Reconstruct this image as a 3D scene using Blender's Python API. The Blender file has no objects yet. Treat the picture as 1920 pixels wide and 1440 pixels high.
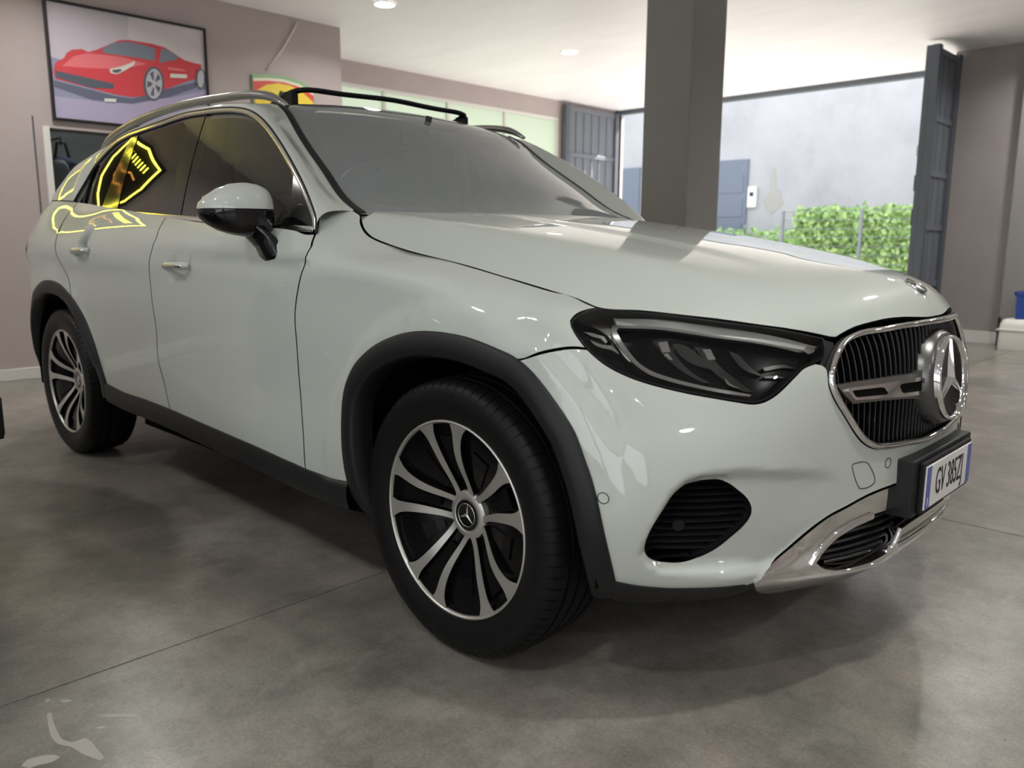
import bpy, bmesh, math, random
import numpy as np
from mathutils import Vector, Matrix
from mathutils.geometry import delaunay_2d_cdt

random.seed(7)
scene = bpy.context.scene
COL = scene.collection

# ------------------------------------------------------------------ camera
CAM = np.array([2.93277, -2.23317, 1.06883])
YAW, PITCH, ROLL, FPX = 2.34081, -0.17478, 0.00534, 1520.84
def cam_axes():
    cy, sy, cp, sp = math.cos(YAW), math.sin(YAW), math.cos(PITCH), math.sin(PITCH)
    f = np.array([cy*cp, sy*cp, sp]); r = np.array([sy, -cy, 0.]); u = np.cross(r, f)
    cr, sr = math.cos(ROLL), math.sin(ROLL)
    return cr*r+sr*u, -sr*r+cr*u, f
AR, AU, AF = cam_axes()
cd = bpy.data.cameras.new('camera'); cam = bpy.data.objects.new('camera', cd); COL.objects.link(cam)
M = Matrix(((AR[0], AU[0], -AF[0], CAM[0]), (AR[1], AU[1], -AF[1], CAM[1]), (AR[2], AU[2], -AF[2], CAM[2]), (0, 0, 0, 1)))
cam.matrix_world = M
cd.sensor_width = 36.0; cd.sensor_fit = 'HORIZONTAL'; cd.lens = 36.0*FPX/1920.0
cd.clip_start = .05; cd.clip_end = 200
cd.dof.use_dof = True; cd.dof.focus_distance = 2.35; cd.dof.aperture_fstop = 3.4
scene.camera = cam

# ------------------------------------------------------------------ world, exposure
scene.view_settings.view_transform = 'Standard'; scene.view_settings.look = 'None'
scene.view_settings.gamma = 1.0; scene.view_settings.use_curve_mapping = False
scene.view_settings.exposure = 0.55
w = bpy.data.worlds.new('overcast_sky'); scene.world = w; w.use_nodes = True
bg = w.node_tree.nodes['Background']; bg.inputs[0].default_value = (0.92, 0.955, 1.0, 1); bg.inputs[1].default_value = 1.6
sd_ = bpy.data.lights.new('sun', 'SUN'); sd_.energy = 35.0; sd_.angle = math.radians(1.0); sd_.color = (1.0, .965, .94)
sun = bpy.data.objects.new('sun', sd_); COL.objects.link(sun); sun.rotation_euler = Vector((-.10, -1.0, -.84)).to_track_quat('-Z', 'Y').to_euler()
LAMP_W = 12.0

# ------------------------------------------------------------------ materials
def srgb(r, g, b):
    f = lambda c: (c/255/12.92) if c/255 <= .04045 else ((c/255+.055)/1.055)**2.4
    return (f(r), f(g), f(b), 1)
MATS = {}
def mat(name, col, rough=.5, metal=0., coat=0., spec=.5, **kw):
    m = bpy.data.materials.new(name); m.use_nodes = True
    b = m.node_tree.nodes['Principled BSDF']
    b.inputs['Base Color'].default_value = col if len(col) == 4 else (*col, 1)
    b.inputs['Roughness'].default_value = rough; b.inputs['Metallic'].default_value = metal
    b.inputs['Coat Weight'].default_value = coat; b.inputs['Coat Roughness'].default_value = .02
    b.inputs['Specular IOR Level'].default_value = spec
    if 'emit' in kw:
        b.inputs['Emission Color'].default_value = (*kw['emit'], 1); b.inputs['Emission Strength'].default_value = kw.get('strength', 1)
    MATS[name] = m
    return m
def noise_mat(name, c1, c2, scale=8., rough=(.5, .6), bump=0., detail=6., metal=0., coat=0., stretch=(1, 1, 1), c3=None):
    """two or three tone mottled surface with grain"""
    m = mat(name, c1, rough[0], metal, coat)
    nt = m.node_tree; b = nt.nodes['Principled BSDF']
    tc = nt.nodes.new('ShaderNodeTexCoord'); mp = nt.nodes.new('ShaderNodeMapping'); mp.inputs['Scale'].default_value = stretch
    nt.links.new(tc.outputs['Object'], mp.inputs[0])
    n = nt.nodes.new('ShaderNodeTexNoise'); n.inputs['Scale'].default_value = scale; n.inputs['Detail'].default_value = detail; n.inputs['Roughness'].default_value = .65
    nt.links.new(mp.outputs[0], n.inputs['Vector'])
    r = nt.nodes.new('ShaderNodeValToRGB'); r.color_ramp.elements[0].color = (*c1[:3], 1); r.color_ramp.elements[1].color = (*c2[:3], 1)
    r.color_ramp.elements[0].position = .3; r.color_ramp.elements[1].position = .7
    if c3: e = r.color_ramp.elements.new(.5); e.color = (*c3[:3], 1)
    nt.links.new(n.outputs['Fac'], r.inputs[0]); nt.links.new(r.outputs[0], b.inputs['Base Color'])
    mr = nt.nodes.new('ShaderNodeMapRange'); mr.inputs[3].default_value = rough[0]; mr.inputs[4].default_value = rough[1]
    nt.links.new(n.outputs['Fac'], mr.inputs[0]); nt.links.new(mr.outputs[0], b.inputs['Roughness'])
    if bump:
        bp = nt.nodes.new('ShaderNodeBump'); bp.inputs['Strength'].default_value = bump; bp.inputs['Distance'].default_value = .01
        nt.links.new(n.outputs['Fac'], bp.inputs['Height']); nt.links.new(bp.outputs[0], b.inputs['Normal'])
    return m
def glass_mat(name, tint, ior=1.5, gloss=(1, 1, 1), haze=0.):
    """thin pane: tinted see-through plus mirror reflection by Fresnel"""
    m = bpy.data.materials.new(name); m.use_nodes = True; nt = m.node_tree
    for n in list(nt.nodes):
        if n.type != 'OUTPUT_MATERIAL': nt.nodes.remove(n)
    out = [n for n in nt.nodes if n.type == 'OUTPUT_MATERIAL'][0]
    t = nt.nodes.new('ShaderNodeBsdfTransparent'); t.inputs[0].default_value = (*tint, 1)
    g = nt.nodes.new('ShaderNodeBsdfGlossy'); g.inputs['Roughness'].default_value = .01; g.inputs[0].default_value = (*gloss, 1)
    f = nt.nodes.new('ShaderNodeFresnel'); f.inputs[0].default_value = ior
    mx = nt.nodes.new('ShaderNodeMixShader')
    nt.links.new(f.outputs[0], mx.inputs[0]); nt.links.new(t.outputs[0], mx.inputs[1]); nt.links.new(g.outputs[0], mx.inputs[2])
    last = mx.outputs[0]
    if haze:      # pale diffuse veil, painting a milky ceiling reflection into the pane
        d = nt.nodes.new('ShaderNodeBsdfDiffuse'); d.inputs[0].default_value = (.60, .67, .68, 1); m2 = nt.nodes.new('ShaderNodeMixShader'); m2.inputs[0].default_value = haze
        nt.links.new(last, m2.inputs[1]); nt.links.new(d.outputs[0], m2.inputs[2]); last = m2.outputs[0]
    nt.links.new(last, out.inputs[0]); MATS[name] = m
    return m
def emit_mat(name, col, s):
    m = bpy.data.materials.new(name); m.use_nodes = True; nt = m.node_tree
    b = nt.nodes['Principled BSDF']; b.inputs['Base Color'].default_value = (*col, 1)
    b.inputs['Emission Color'].default_value = (*col, 1); b.inputs['Emission Strength'].default_value = s
    MATS[name] = m; return m

mat('paint', (.54, .59, .54), .45, 0, 1.0); MATS['paint'].node_tree.nodes['Principled BSDF'].inputs['Coat IOR'].default_value = 1.58
mat('cladding', (.010, .011, .012), .45, 0, 0, .35)
mat('gloss_black', (.004, .004, .005), .10, 0, .2)
mat('matte_black', (.010, .010, .011), .6, 0, 0, .3)
mat('void_black', (.004, .004, .004), .9, 0, 0, .1)
mat('chrome', (.88, .88, .87), .05, 1)
mat('satin_chrome', (.62, .62, .60), .22, 1)
mat('dark_satin', (.16, .16, .155), .3, .85)
mat('window_chrome', (.80, .80, .78), .13, 1)
mat('machined', (.56, .55, .51), .36, .75)
mat('bar_satin', (.30, .295, .28), .32, .9)
mat('slat_highlight', (.09, .09, .088), .35, .6)
mat('brushed_rail', (.42, .42, .40), .25, .9)
mat('housing_black', (.004, .004, .005), .22, 0, 0, .18)
mat('wheel_black', (.003, .003, .0035), .22, 0, 0, .22)
mat('lamp_dark', (.07, .07, .068), .25, .8)
mat('reflector', (.55, .55, .53), .16, 1)
mat('light_guide', (.58, .59, .56), .3, .3, .3)
mat('slat_black', (.012, .012, .013), .28, 0, 0, .6)
mat('plate_white', (.80, .80, .78), .4)
mat('plate_blue', (.10, .13, .42), .4)
mat('plate_ink', (.015, .015, .017), .5)
mat('mirror_silver', (.85, .87, .9), .02, 1)
mat('interior_dark', (.020, .020, .021), .6)
mat('interior_seat', (.075, .075, .078), .55)
mat('interior_grey', (.19, .19, .185), .7)
mat('steel_dark', (.03, .03, .03), .5, .6)
glass_mat('windshield_glass', (.72, .80, .77), ior=2.5, haze=.27)
glass_mat('side_glass', (.66, .73, .69), ior=1.8)
glass_mat('privacy_glass', (.035, .04, .035), ior=1.75)
glass_mat('lamp_lens', (.93, .94, .94), ior=1.33)
glass_mat('roof_glass', (.02, .02, .02), ior=1.6)
noise_mat('rubber', (.004, .004, .0045), (.007, .007, .007), 60, (.42, .52)); MATS['rubber'].node_tree.nodes['Principled BSDF'].inputs['Specular IOR Level'].default_value = .22
noise_mat('tread_rubber', (.022, .022, .021), (.035, .035, .033), 90, (.6, .75))

# ------------------------------------------------------------------ mesh helpers
def tagobj(o, label=None, cat=None, group=None, kind=None):
    if label: o['label'] = label
    if cat: o['category'] = cat
    if group: o['group'] = group
    if kind: o['kind'] = kind
    return o
def empty(name, loc=(0, 0, 0), parent=None):
    o = bpy.data.objects.new(name, None); COL.objects.link(o); o.location = loc; o.empty_display_size = .1
    if parent: o.parent = parent
    return o
def mkobj(name, verts, faces, m, parent=None, normals=None, smooth=True, label=None):
    me = bpy.data.meshes.new(name); me.from_pydata([tuple(map(float, v)) for v in verts], [], [tuple(int(i) for i in f) for f in faces])
    if smooth: me.polygons.foreach_set('use_smooth', [True]*len(me.polygons))
    me.update()
    if normals is not None: me.normals_split_custom_set_from_vertices([tuple(map(float, n)) for n in normals])
    if m is not None: me.materials.append(MATS[m] if isinstance(m, str) else m)
    o = bpy.data.objects.new(name, me); COL.objects.link(o)
    if parent: o.parent = parent
    if label: o['label'] = label
    return o
class MB:
    """collects boxes, tubes, prisms into one mesh"""
    def __init__(s): s.v = []; s.f = []
    def add(s, v, f):
        o = len(s.v); s.v += [tuple(map(float, p)) for p in v]; s.f += [tuple(int(i)+o for i in q) for q in f]; return s
    def box(s, a, b):
        x0, y0, z0 = a; x1, y1, z1 = b
        return s.add([(x0,y0,z0),(x1,y0,z0),(x1,y1,z0),(x0,y1,z0),(x0,y0,z1),(x1,y0,z1),(x1,y1,z1),(x0,y1,z1)],
                     [(0,3,2,1),(4,5,6,7),(0,1,5,4),(1,2,6,5),(2,3,7,6),(3,0,4,7)])
    def tube(s, pts, r, n=8, closed=False, flat=None, up=None):
        P = np.array(pts, float); k = len(P); rr = np.broadcast_to(np.array(r, float), (k,))
        V = []
        prev = None
        for i in range(k):
            a = P[(i-1) % k] if (closed or i > 0) else P[i]; b = P[(i+1) % k] if (closed or i < k-1) else P[i]
            t = b-a; t /= np.linalg.norm(t)+1e-12
            if up is not None: ref = np.array(up[i] if np.ndim(up) == 2 else up, float)
            elif prev is None: ref = np.array([0, 0, 1.]) if abs(t[2]) < .9 else np.array([1., 0, 0])
            else: ref = prev
            x = np.cross(ref, t); x /= np.linalg.norm(x)+1e-12; y = np.cross(t, x); prev = y
            for j in range(n):
                a_ = 2*math.pi*(j+.5)/n
                sx, sy = (1, 1) if flat is None else flat
                V.append(P[i]+rr[i]*(math.cos(a_)*x*sx+math.sin(a_)*y*sy))
        F = []
        m_ = k if closed else k-1
        for i in range(m_):
            for j in range(n):
                i2 = (i+1) % k; j2 = (j+1) % n
                F.append((i*n+j, i*n+j2, i2*n+j2, i2*n+j))
        if not closed: F.append(tuple(range(n-1, -1, -1))); F.append(tuple(range((k-1)*n, k*n)))
        return s.add(V, F)
    def loft(s, rows, closed_rows=False, caps=False, closed_cols=False):
        n = len(rows[0]); V = [p for r_ in rows for p in r_]; F = []
        for i in range(len(rows)-(0 if closed_rows else 1)):
            i2 = (i+1) % len(rows)
            for j in range(n-(0 if closed_cols else 1)):
                j2 = (j+1) % n
                F.append((i*n+j, i*n+j2, i2*n+j2, i2*n+j))
        if caps: F.append(tuple(range(n-1, -1, -1))); F.append(tuple(range((len(rows)-1)*n, len(rows)*n)))
        return s.add(V, F)
    def prism(s, poly, frame, d0, d1):
        """polygon in 2D, frame=(origin,ax,ay,an) extruded between d0 and d1 along an"""
        o, ax, ay, an = [np.array(q, float) for q in frame]; n = len(poly)
        V = [o+ax*p[0]+ay*p[1]+an*d0 for p in poly]+[o+ax*p[0]+ay*p[1]+an*d1 for p in poly]
        F = [tuple(range(n-1, -1, -1)), tuple(range(n, 2*n))]+[(i, (i+1) % n, n+(i+1) % n, n+i) for i in range(n)]
        return s.add(V, F)
    def build(s, name, m, parent=None, smooth=False, label=None, mirror=False, bevel=0, auto=None, subsurf=0):
        V = s.v; F = s.f
        if mirror: V = [(x, -y, z) for x, y, z in V]; F = [tuple(reversed(f)) for f in F]
        o = mkobj(name, V, F, m, parent, smooth=smooth, label=label)
        if bevel:
            b = o.modifiers.new('bevel', 'BEVEL'); b.width = bevel; b.segments = 2; b.limit_method = 'ANGLE'; b.angle_limit = .6
        if subsurf:
            q = o.modifiers.new('sub', 'SUBSURF'); q.levels = subsurf; q.render_levels = subsurf
        if auto is not None and smooth:
            o.data.set_sharp_from_angle(angle=math.radians(auto))
        return o

# ------------------------------------------------------------------ splines
def nat_M(t):
    """matrix giving second derivatives of the natural cubic spline at knots t"""
    n = len(t); A = np.zeros((n, n)); B = np.zeros((n, n)); A[0, 0] = A[-1, -1] = 1
    for i in range(1, n-1):
        h0, h1 = t[i]-t[i-1], t[i+1]-t[i]
        A[i, i-1] = h0/6; A[i, i] = (h0+h1)/3; A[i, i+1] = h1/6
        B[i, i-1] = 1/h0; B[i, i] = -1/h0-1/h1; B[i, i+1] = 1/h1
    return np.linalg.solve(A, B)
def basis(t, MM, x):
    """rows of interpolation weights for x"""
    x = np.clip(x, t[0], t[-1]); k = np.clip(np.searchsorted(t, x)-1, 0, len(t)-2); h = t[k+1]-t[k]
    a = (t[k+1]-x)/h; b = 1-a; W = np.zeros((len(x), len(t))); r = np.arange(len(x))
    W[r, k] += a; W[r, k+1] += b
    W += ((a**3-a)*h*h/6)[:, None]*MM[k]+((b**3-b)*h*h/6)[:, None]*MM[k+1]
    return W
class Spl:
    def __init__(s, xs, ys): s.t = np.array(xs, float); s.y = np.array(ys, float); s.M = nat_M(s.t)
    def __call__(s, x):
        x = np.atleast_1d(np.asarray(x, float)); return basis(s.t, s.M, x.ravel()).dot(s.y).reshape(x.shape+s.y.shape[1:])
def sstep(x, a, b):
    t = np.clip((x-a)/(b-a), 0, 1); return t*t*(3-2*t)
def curve3(pts, n):
    """natural spline through 3D (or 2D) points by chord length, n samples"""
    P = np.array(pts, float); d = np.r_[0, np.cumsum(np.linalg.norm(np.diff(P, axis=0), axis=1))]
    return Spl(d, P)(np.linspace(0, d[-1], n))
def smooth_poly(pts, closed=True, corner=38, seg=.012, scale=1.):
    """Catmull-Rom through the traced points, keeping sharp corners, resampled"""
    P = np.array(pts, float); n = len(P)
    def ang(i):
        if not closed and (i == 0 or i == n-1): return 180
        a = P[i]-P[i-1]; b = P[(i+1) % n]-P[i]
        c = np.dot(a, b)/(np.linalg.norm(a)*np.linalg.norm(b)+1e-12); return math.degrees(math.acos(max(-1, min(1, c))))
    cor = [ang(i) > corner for i in range(n)]
    out = []
    for i in range(n if closed else n-1):
        p1, p2 = P[i], P[(i+1) % n]
        L = np.linalg.norm(p2-p1)
        p0 = P[i-1] if (closed or i > 0) and not cor[i] else p1-(p2-p1)
        j = (i+2) % n
        p3 = P[j] if (closed or i+2 < n) and not cor[(i+1) % n] else p2+(p2-p1)
        # centripetal-like tangents
        def tang(a, b, c):
            d0 = np.linalg.norm(b-a)+1e-9; d1 = np.linalg.norm(c-b)+1e-9
            return ((b-a)/d0*d1+(c-b)/d1*d0)/(d0+d1)
        m1 = tang(p0, p1, p2)*L; m2 = tang(p1, p2, p3)*L
        k = max(1, int(round(L/seg)))
        for q in range(k):
            t = q/k; h = t*t*t; g = t*t
            out.append((2*h-3*g+1)*p1+(h-2*g+t)*m1+(-2*h+3*g)*p2+(h-g)*m2)
    if not closed: out.append(P[-1])
    return np.array(out)
def inpoly(poly, q):
    q = np.atleast_2d(q); P = np.asarray(poly, float); Q = np.roll(P, -1, 0); r = np.zeros(len(q), int)
    x, y = q[:, 0][:, None], q[:, 1][:, None]
    for s0 in range(0, len(q), 4000):
        xx, yy = x[s0:s0+4000], y[s0:s0+4000]
        c = ((P[:, 1] > yy) != (Q[:, 1] > yy)) & (xx < (Q[:, 0]-P[:, 0])*(yy-P[:, 1])/np.where(Q[:, 1] != P[:, 1], Q[:, 1]-P[:, 1], 1e-12)+P[:, 0])
        r[s0:s0+4000] = c.sum(1)
    return r % 2 == 1
def distpoly(poly, q, closed=True):
    q = np.atleast_2d(q); P = np.asarray(poly, float); A = P if closed else P[:-1]; Bq = np.roll(P, -1, 0) if closed else P[1:]
    ab = Bq-A; L = (ab*ab).sum(1)+1e-15; out = np.empty(len(q))
    for s0 in range(0, len(q), 3000):
        d = q[s0:s0+3000, None, :]-A[None]; t = np.clip((d*ab).sum(2)/L, 0, 1); d -= t[..., None]*ab; out[s0:s0+3000] = np.sqrt((d*d).sum(2).min(1))
    return out
def area2(P): P = np.asarray(P); return .5*np.sum(P[:, 0]*np.roll(P[:, 1], -1)-np.roll(P[:, 0], -1)*P[:, 1])
def inset_poly(P, d):
    P = np.asarray(P, float)
    if d == 0: return P
    s = 1 if area2(P) > 0 else -1
    a = P-np.roll(P, 1, 0); b = np.roll(P, -1, 0)-P
    a /= np.linalg.norm(a, axis=1)[:, None]+1e-12; b /= np.linalg.norm(b, axis=1)[:, None]+1e-12
    na = np.stack([-a[:, 1], a[:, 0]], 1)*s; nb = np.stack([-b[:, 1], b[:, 0]], 1)*s
    m = na+nb; m /= np.linalg.norm(m, axis=1)[:, None]+1e-12
    c = np.clip((m*na).sum(1), .5, 1)
    return P+m*(d/c)[:, None]

# ------------------------------------------------------------------ surfaces and trimmed panels
def surf_normal(S, uv, e=1e-3):
    """unit normal of S(u,v) (vectorised)"""
    du = S(uv+[e, 0])-S(uv-[e, 0]); dv = S(uv+[0, e])-S(uv-[0, e])
    n = np.cross(du, dv); return n/(np.linalg.norm(n, axis=1)[:, None]+1e-15)
def project(P):
    d = np.atleast_2d(P)-CAM; z = d@AF
    return np.stack([960+FPX*(d@AR)/z, 720-FPX*(d@AU)/z], 1)
_GRID = {}
def pix_on(S, pix, ur, vr, n=(200, 100), key=None):
    """(u,v) of the surface points that the traced outline lies on"""
    uu, vv = np.meshgrid(np.linspace(*ur, n[0]), np.linspace(*vr, n[1]), indexing='ij')
    uv = np.stack([uu.ravel(), vv.ravel()], 1)
    if key is None: q = project(S(uv))
    else:
        if key not in _GRID: _GRID[key] = project(S(uv))
        q = _GRID[key]
    pix = np.atleast_2d(np.array(pix, float))
    x = np.array([uv[np.argmin(((q-p)**2).sum(1))] for p in pix])
    for it in range(12):
        r = project(S(x))-pix
        ju = (project(S(x+[1e-4, 0]))-pix-r)/1e-4; jv = (project(S(x+[0, 1e-4]))-pix-r)/1e-4
        a, b, c = (ju*ju).sum(1)+1e-3, (ju*jv).sum(1), (jv*jv).sum(1)+1e-3; g1, g2 = -(ju*r).sum(1), -(jv*r).sum(1); D = a*c-b*b
        x = x+np.clip(np.stack([(c*g1-b*g2)/D, (a*g2-b*g1)/D], 1), -.05, .05)
        x[:, 0] = np.clip(x[:, 0], *ur); x[:, 1] = np.clip(x[:, 1], *vr)
        if np.abs(r).max() < .02: break
    return x
FLIP = np.array([1, -1, 1.])
_PC = {}
def edge_dark(o, m):
    """turned-in edges of painted panels get black, painting in the shade of the shut lines"""
    if m == 'paint':
        o.data.materials.append(MATS['matte_black'])
        idx = [1 if len(p.vertices) == 4 else 0 for p in o.data.polygons]; o.data.polygons.foreach_set('material_index', idx)
    return o
def panel(name, S, outline, m, parent, holes=(), step=.03, h=0., thick=.012, inset=.0, mirror=False, nsign=1, seg=.012, smooth=True, label=None, back=False, corner=38, raw=False):
    """trimmed panel of surface S cut along the outline, with an edge flange; S gives y>=0 side, mirror -> other side"""
    key = (name, id(S) if not hasattr(S, 'tag') else S.tag, np.asarray(outline).tobytes(), h, thick, inset, nsign)
    if key in _PC:
        V, NN, F = _PC[key]
        if mirror: V = V*FLIP; NN = NN*FLIP; F = [f[::-1] for f in F]
        return edge_dark(mkobj(name, V, F, m, parent, NN, label=label), m)
    def prep(o, d):
        o = np.array(o, float)
        if smooth and not raw: o = smooth_poly(o, True, corner, seg)
        return inset_poly(o, d)
    P = prep(outline, inset); H = [prep(q, -inset) for q in holes]
    lo, hi = P.min(0), P.max(0)
    gx = np.arange(lo[0]+step/2, hi[0], step); gy = np.arange(lo[1]+step/2, hi[1], step)
    G = np.stack(np.meshgrid(gx, gy, indexing='ij'), -1).reshape(-1, 2)
    if len(G):
        ok = inpoly(P, G) & (distpoly(P, G) > step*.45)
        for q in H: ok &= ~inpoly(q, G) & (distpoly(q, G) > step*.45)
        G = G[ok]
    pts = [P]+H; V2 = np.vstack(pts+[G]) if len(G) else np.vstack(pts)
    edges = []; o = 0
    for q in pts:
        edges += [(o+i, o+(i+1) % len(q)) for i in range(len(q))]; o += len(q)
    r = delaunay_2d_cdt([Vector((float(a), float(b))) for a, b in V2], edges, [], 0, 1e-6)
    v2 = np.array([(a.x, a.y) for a in r[0]]); tri = np.array([t for t in r[2] if len(t) == 3])
    c = v2[tri].mean(1); ok = inpoly(P, c)
    for q in H: ok &= ~inpoly(q, c)
    tri = tri[ok]
    used = np.unique(tri); mp = -np.ones(len(v2), int); mp[used] = np.arange(len(used)); v2 = v2[used]; tri = mp[tri]
    X = S(v2); N = surf_normal(S, v2)*nsign; X = X+h*N
    a, b, c_ = X[tri[:, 0]], X[tri[:, 1]], X[tri[:, 2]]
    fl = (np.cross(b-a, c_-a)*N[tri[:, 0]]).sum(1) < 0; tri[fl] = tri[fl][:, ::-1]
    V = [X]; NN = [N]; F = [tuple(t) for t in tri]
    nv = len(X)
    if thick:
        for q, sg in [(P, 1)]+[(hq, -1) for hq in H]:
            n = len(q); Xq = S(q); Nq = surf_normal(S, q)*nsign; Xt = Xq+h*Nq; Xb = Xq+(h-thick)*Nq
            t = np.roll(Xt, -1, 0)-np.roll(Xt, 1, 0); o_ = np.cross(t, Nq); o_ /= np.linalg.norm(o_, axis=1)[:, None]+1e-12
            s2 = S(q+1e-4*(inset_poly(q, 1.)-q)/1.0)-Xq   # inward direction of the outline
            if ((o_*s2).sum(1) > 0).mean() > .5: o_ = -o_
            if sg < 0: o_ = -o_
            V += [Xt, Xb]; NN += [o_, o_]
            for i in range(n):
                j = (i+1) % n; f = (nv+i, nv+j, nv+n+j, nv+n+i)
                fn = np.cross(Xt[j]-Xt[i], Xb[j]-Xt[i])
                F.append(f if fn@o_[i] > 0 else f[::-1])
            nv += 2*n
    V = np.vstack(V); NN = np.vstack(NN); _PC[key] = (V, NN, F)
    if mirror: V = V*FLIP; NN = NN*FLIP; F = [f[::-1] for f in F]
    return edge_dark(mkobj(name, V, F, m, parent, NN, label=label), m)
def ribbon(name, pts, nrm, width, m, parent, h0=0., thick=.004, mirror=False, label=None, round_=True):
    """flat strip with rounded section laid along a 3D line; nrm = surface normals, width across"""
    P = np.array(pts, float); N = np.array(nrm, float); k = len(P); w_ = np.broadcast_to(np.array(width, float), (k,))
    T = np.gradient(P, axis=0); T /= np.linalg.norm(T, axis=1)[:, None]+1e-12
    B = np.cross(N, T); B /= np.linalg.norm(B, axis=1)[:, None]+1e-12
    prof = [(-.5, -1.), (-.5, .2), (-.42, .75), (-.2, 1), (.2, 1), (.42, .75), (.5, .2), (.5, -1.)]
    rows = [[P[i]+B[i]*w_[i]*a+N[i]*(h0+thick*b) for a, b in prof] for i in range(k)]
    mb = MB().loft(rows, caps=True)
    return mb.build(name, m, parent, smooth=True, mirror=mirror, label=label, auto=45)
# ================================================================== THE ROOM
H = 3.08
def floor_material():
    m = mat('polished_concrete', (.2, .19, .17), .3); nt = m.node_tree; b = nt.nodes['Principled BSDF']
    tc = nt.nodes.new('ShaderNodeNewGeometry')
    def noise(scale, detail=6, stretch=(1, 1, 1), rough=.6, dist=0.):
        mp = nt.nodes.new('ShaderNodeMapping'); mp.inputs['Scale'].default_value = stretch; nt.links.new(tc.outputs['Position'], mp.inputs[0])
        n = nt.nodes.new('ShaderNodeTexNoise'); n.inputs['Scale'].default_value = scale; n.inputs['Detail'].default_value = detail; n.inputs['Roughness'].default_value = rough; n.inputs['Distortion'].default_value = dist
        nt.links.new(mp.outputs[0], n.inputs['Vector']); return n.outputs['Fac']
    def ramp(x, stops):
        r = nt.nodes.new('ShaderNodeValToRGB'); e = r.color_ramp.elements
        e[0].position, e[0].color = stops[0][0], (*stops[0][1], 1); e[1].position, e[1].color = stops[-1][0], (*stops[-1][1], 1)
        for p, c in stops[1:-1]: q = e.new(p); q.color = (*c, 1)
        nt.links.new(x, r.inputs[0]); return r.outputs[0]
    def mix(a, c, f, mode='MIX'):
        x = nt.nodes.new('ShaderNodeMix'); x.data_type = 'RGBA'; x.blend_type = mode
        (nt.links.new(f, x.inputs[0]) if not isinstance(f, float) else setattr(x.inputs[0], 'default_value', f))
        nt.links.new(a, x.inputs[6]); nt.links.new(c, x.inputs[7]); return x.outputs[2]
    big = ramp(noise(.8, 8, dist=.4), [(.36, (.150, .146, .126)), (.46, (.205, .198, .174)), (.54, (.235, .213, .190)), (.64, (.290, .274, .250))])
    mid = ramp(noise(4.5, 12, rough=.78), [(.36, (.66, .66, .64)), (.5, (1, 1, 1)), (.64, (1.35, 1.33, 1.29))])
    c = mix(big, mid, .9, 'MULTIPLY')
    grain = ramp(noise(120, 8, rough=.7), [(.36, (.6, .6, .6)), (.64, (1.35, 1.35, 1.35))])
    c = mix(c, grain, .5, 'MULTIPLY')
    streak = ramp(noise(6, 12, (1, .4, 1), rough=.8), [(.53, (0, 0, 0)), (.64, (1, 1, 1))])
    light = nt.nodes.new('ShaderNodeRGB'); light.outputs[0].default_value = (.42, .405, .37, 1)
    sf = nt.nodes.new('ShaderNodeMath'); sf.operation = 'MULTIPLY'; sf.inputs[1].default_value = .28; nt.links.new(streak, sf.inputs[0])
    c = mix(c, light.outputs[0], sf.outputs[0])
    vo = nt.nodes.new('ShaderNodeTexVoronoi'); vo.inputs['Scale'].default_value = 7.0; nt.links.new(tc.outputs['Position'], vo.inputs['Vector'])
    spots = ramp(vo.outputs['Distance'], [(.020, (1, 1, 1)), (.032, (0, 0, 0))])
    dark = nt.nodes.new('ShaderNodeRGB'); dark.outputs[0].default_value = (.05, .046, .04, 1)
    sp = nt.nodes.new('ShaderNodeMath'); sp.operation = 'MULTIPLY'; sp.inputs[1].default_value = .75; nt.links.new(spots, sp.inputs[0])
    c = mix(c, dark.outputs[0], sp.outputs[0])
    nt.links.new(c, b.inputs['Base Color'])
    b.inputs['Roughness'].default_value = .28
    return m
floor_material()
noise_mat('wall_grey', srgb(150, 143, 140), srgb(156, 149, 146), 3, (.6, .7))
noise_mat('wall_taupe', srgb(178, 166, 165), srgb(184, 172, 170), 3, (.6, .7))
noise_mat('pillar_grey', srgb(136, 135, 132), srgb(142, 140, 137), 3, (.55, .7))
noise_mat('ceiling_plaster', (.82, .80, .825), (.89, .87, .895), 2.2, (.35, .55), bump=.02, stretch=(.6, 1.6, 1))
mat('skirting_white', (.72, .70, .67), .5)
mat('void_joint', (.03, .028, .025), .9)
mat('gate_steel', srgb(92, 98, 106), .45, .3)
mat('gate_sheet', srgb(112, 117, 126), .5, .1)
mat('frame_white', (.75, .74, .71), .4)
mat('dark_room', (.05, .05, .05), .8)
mat('office_grey', (.20, .20, .20), .7)

# floor slabs with sawn joints
fl = MB().box((-6.5, -8, -.16), (8.2, 8.6, -.012)).build('floor', 'void_joint'); tagobj(fl, kind='structure')
jx = [-6.5, -4.11, .89, 5.89, 8.2]; jy = [-8, -3.86, 1.14, 6.14, 8.6]; g = .003
for i in range(4):
    for j in range(4):
        MB().box((jx[i]+g, jy[j]+g, -.12), (jx[i+1]-g, jy[j+1]-g, 0)).build('slab', 'polished_concrete', fl)
mat('smear', (.40, .385, .35), .5)
def smear(pix):
    q = []
    for p in pix:
        d = AF+AR*(p[0]-960)/FPX-AU*(p[1]-720)/FPX; t = -CAM[2]/d[2]; q.append((CAM+t*d)[:2])
    q = smooth_poly(np.array(q), True, 50, .01); MB().prism([tuple(a) for a in q], ((0, 0, 0), (1, 0, 0), (0, 1, 0), (0, 0, 1)), 0, .0005).build('paint_smear', 'smear', fl)
smear([(88,1338),(96,1336),(100,1352),(108,1372),(120,1388),(135,1392),(160,1384),(170,1390),(182,1404),(196,1420),(188,1426),(170,1420),(152,1412),(132,1400),(112,1396),(98,1384),(91,1362)])
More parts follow.
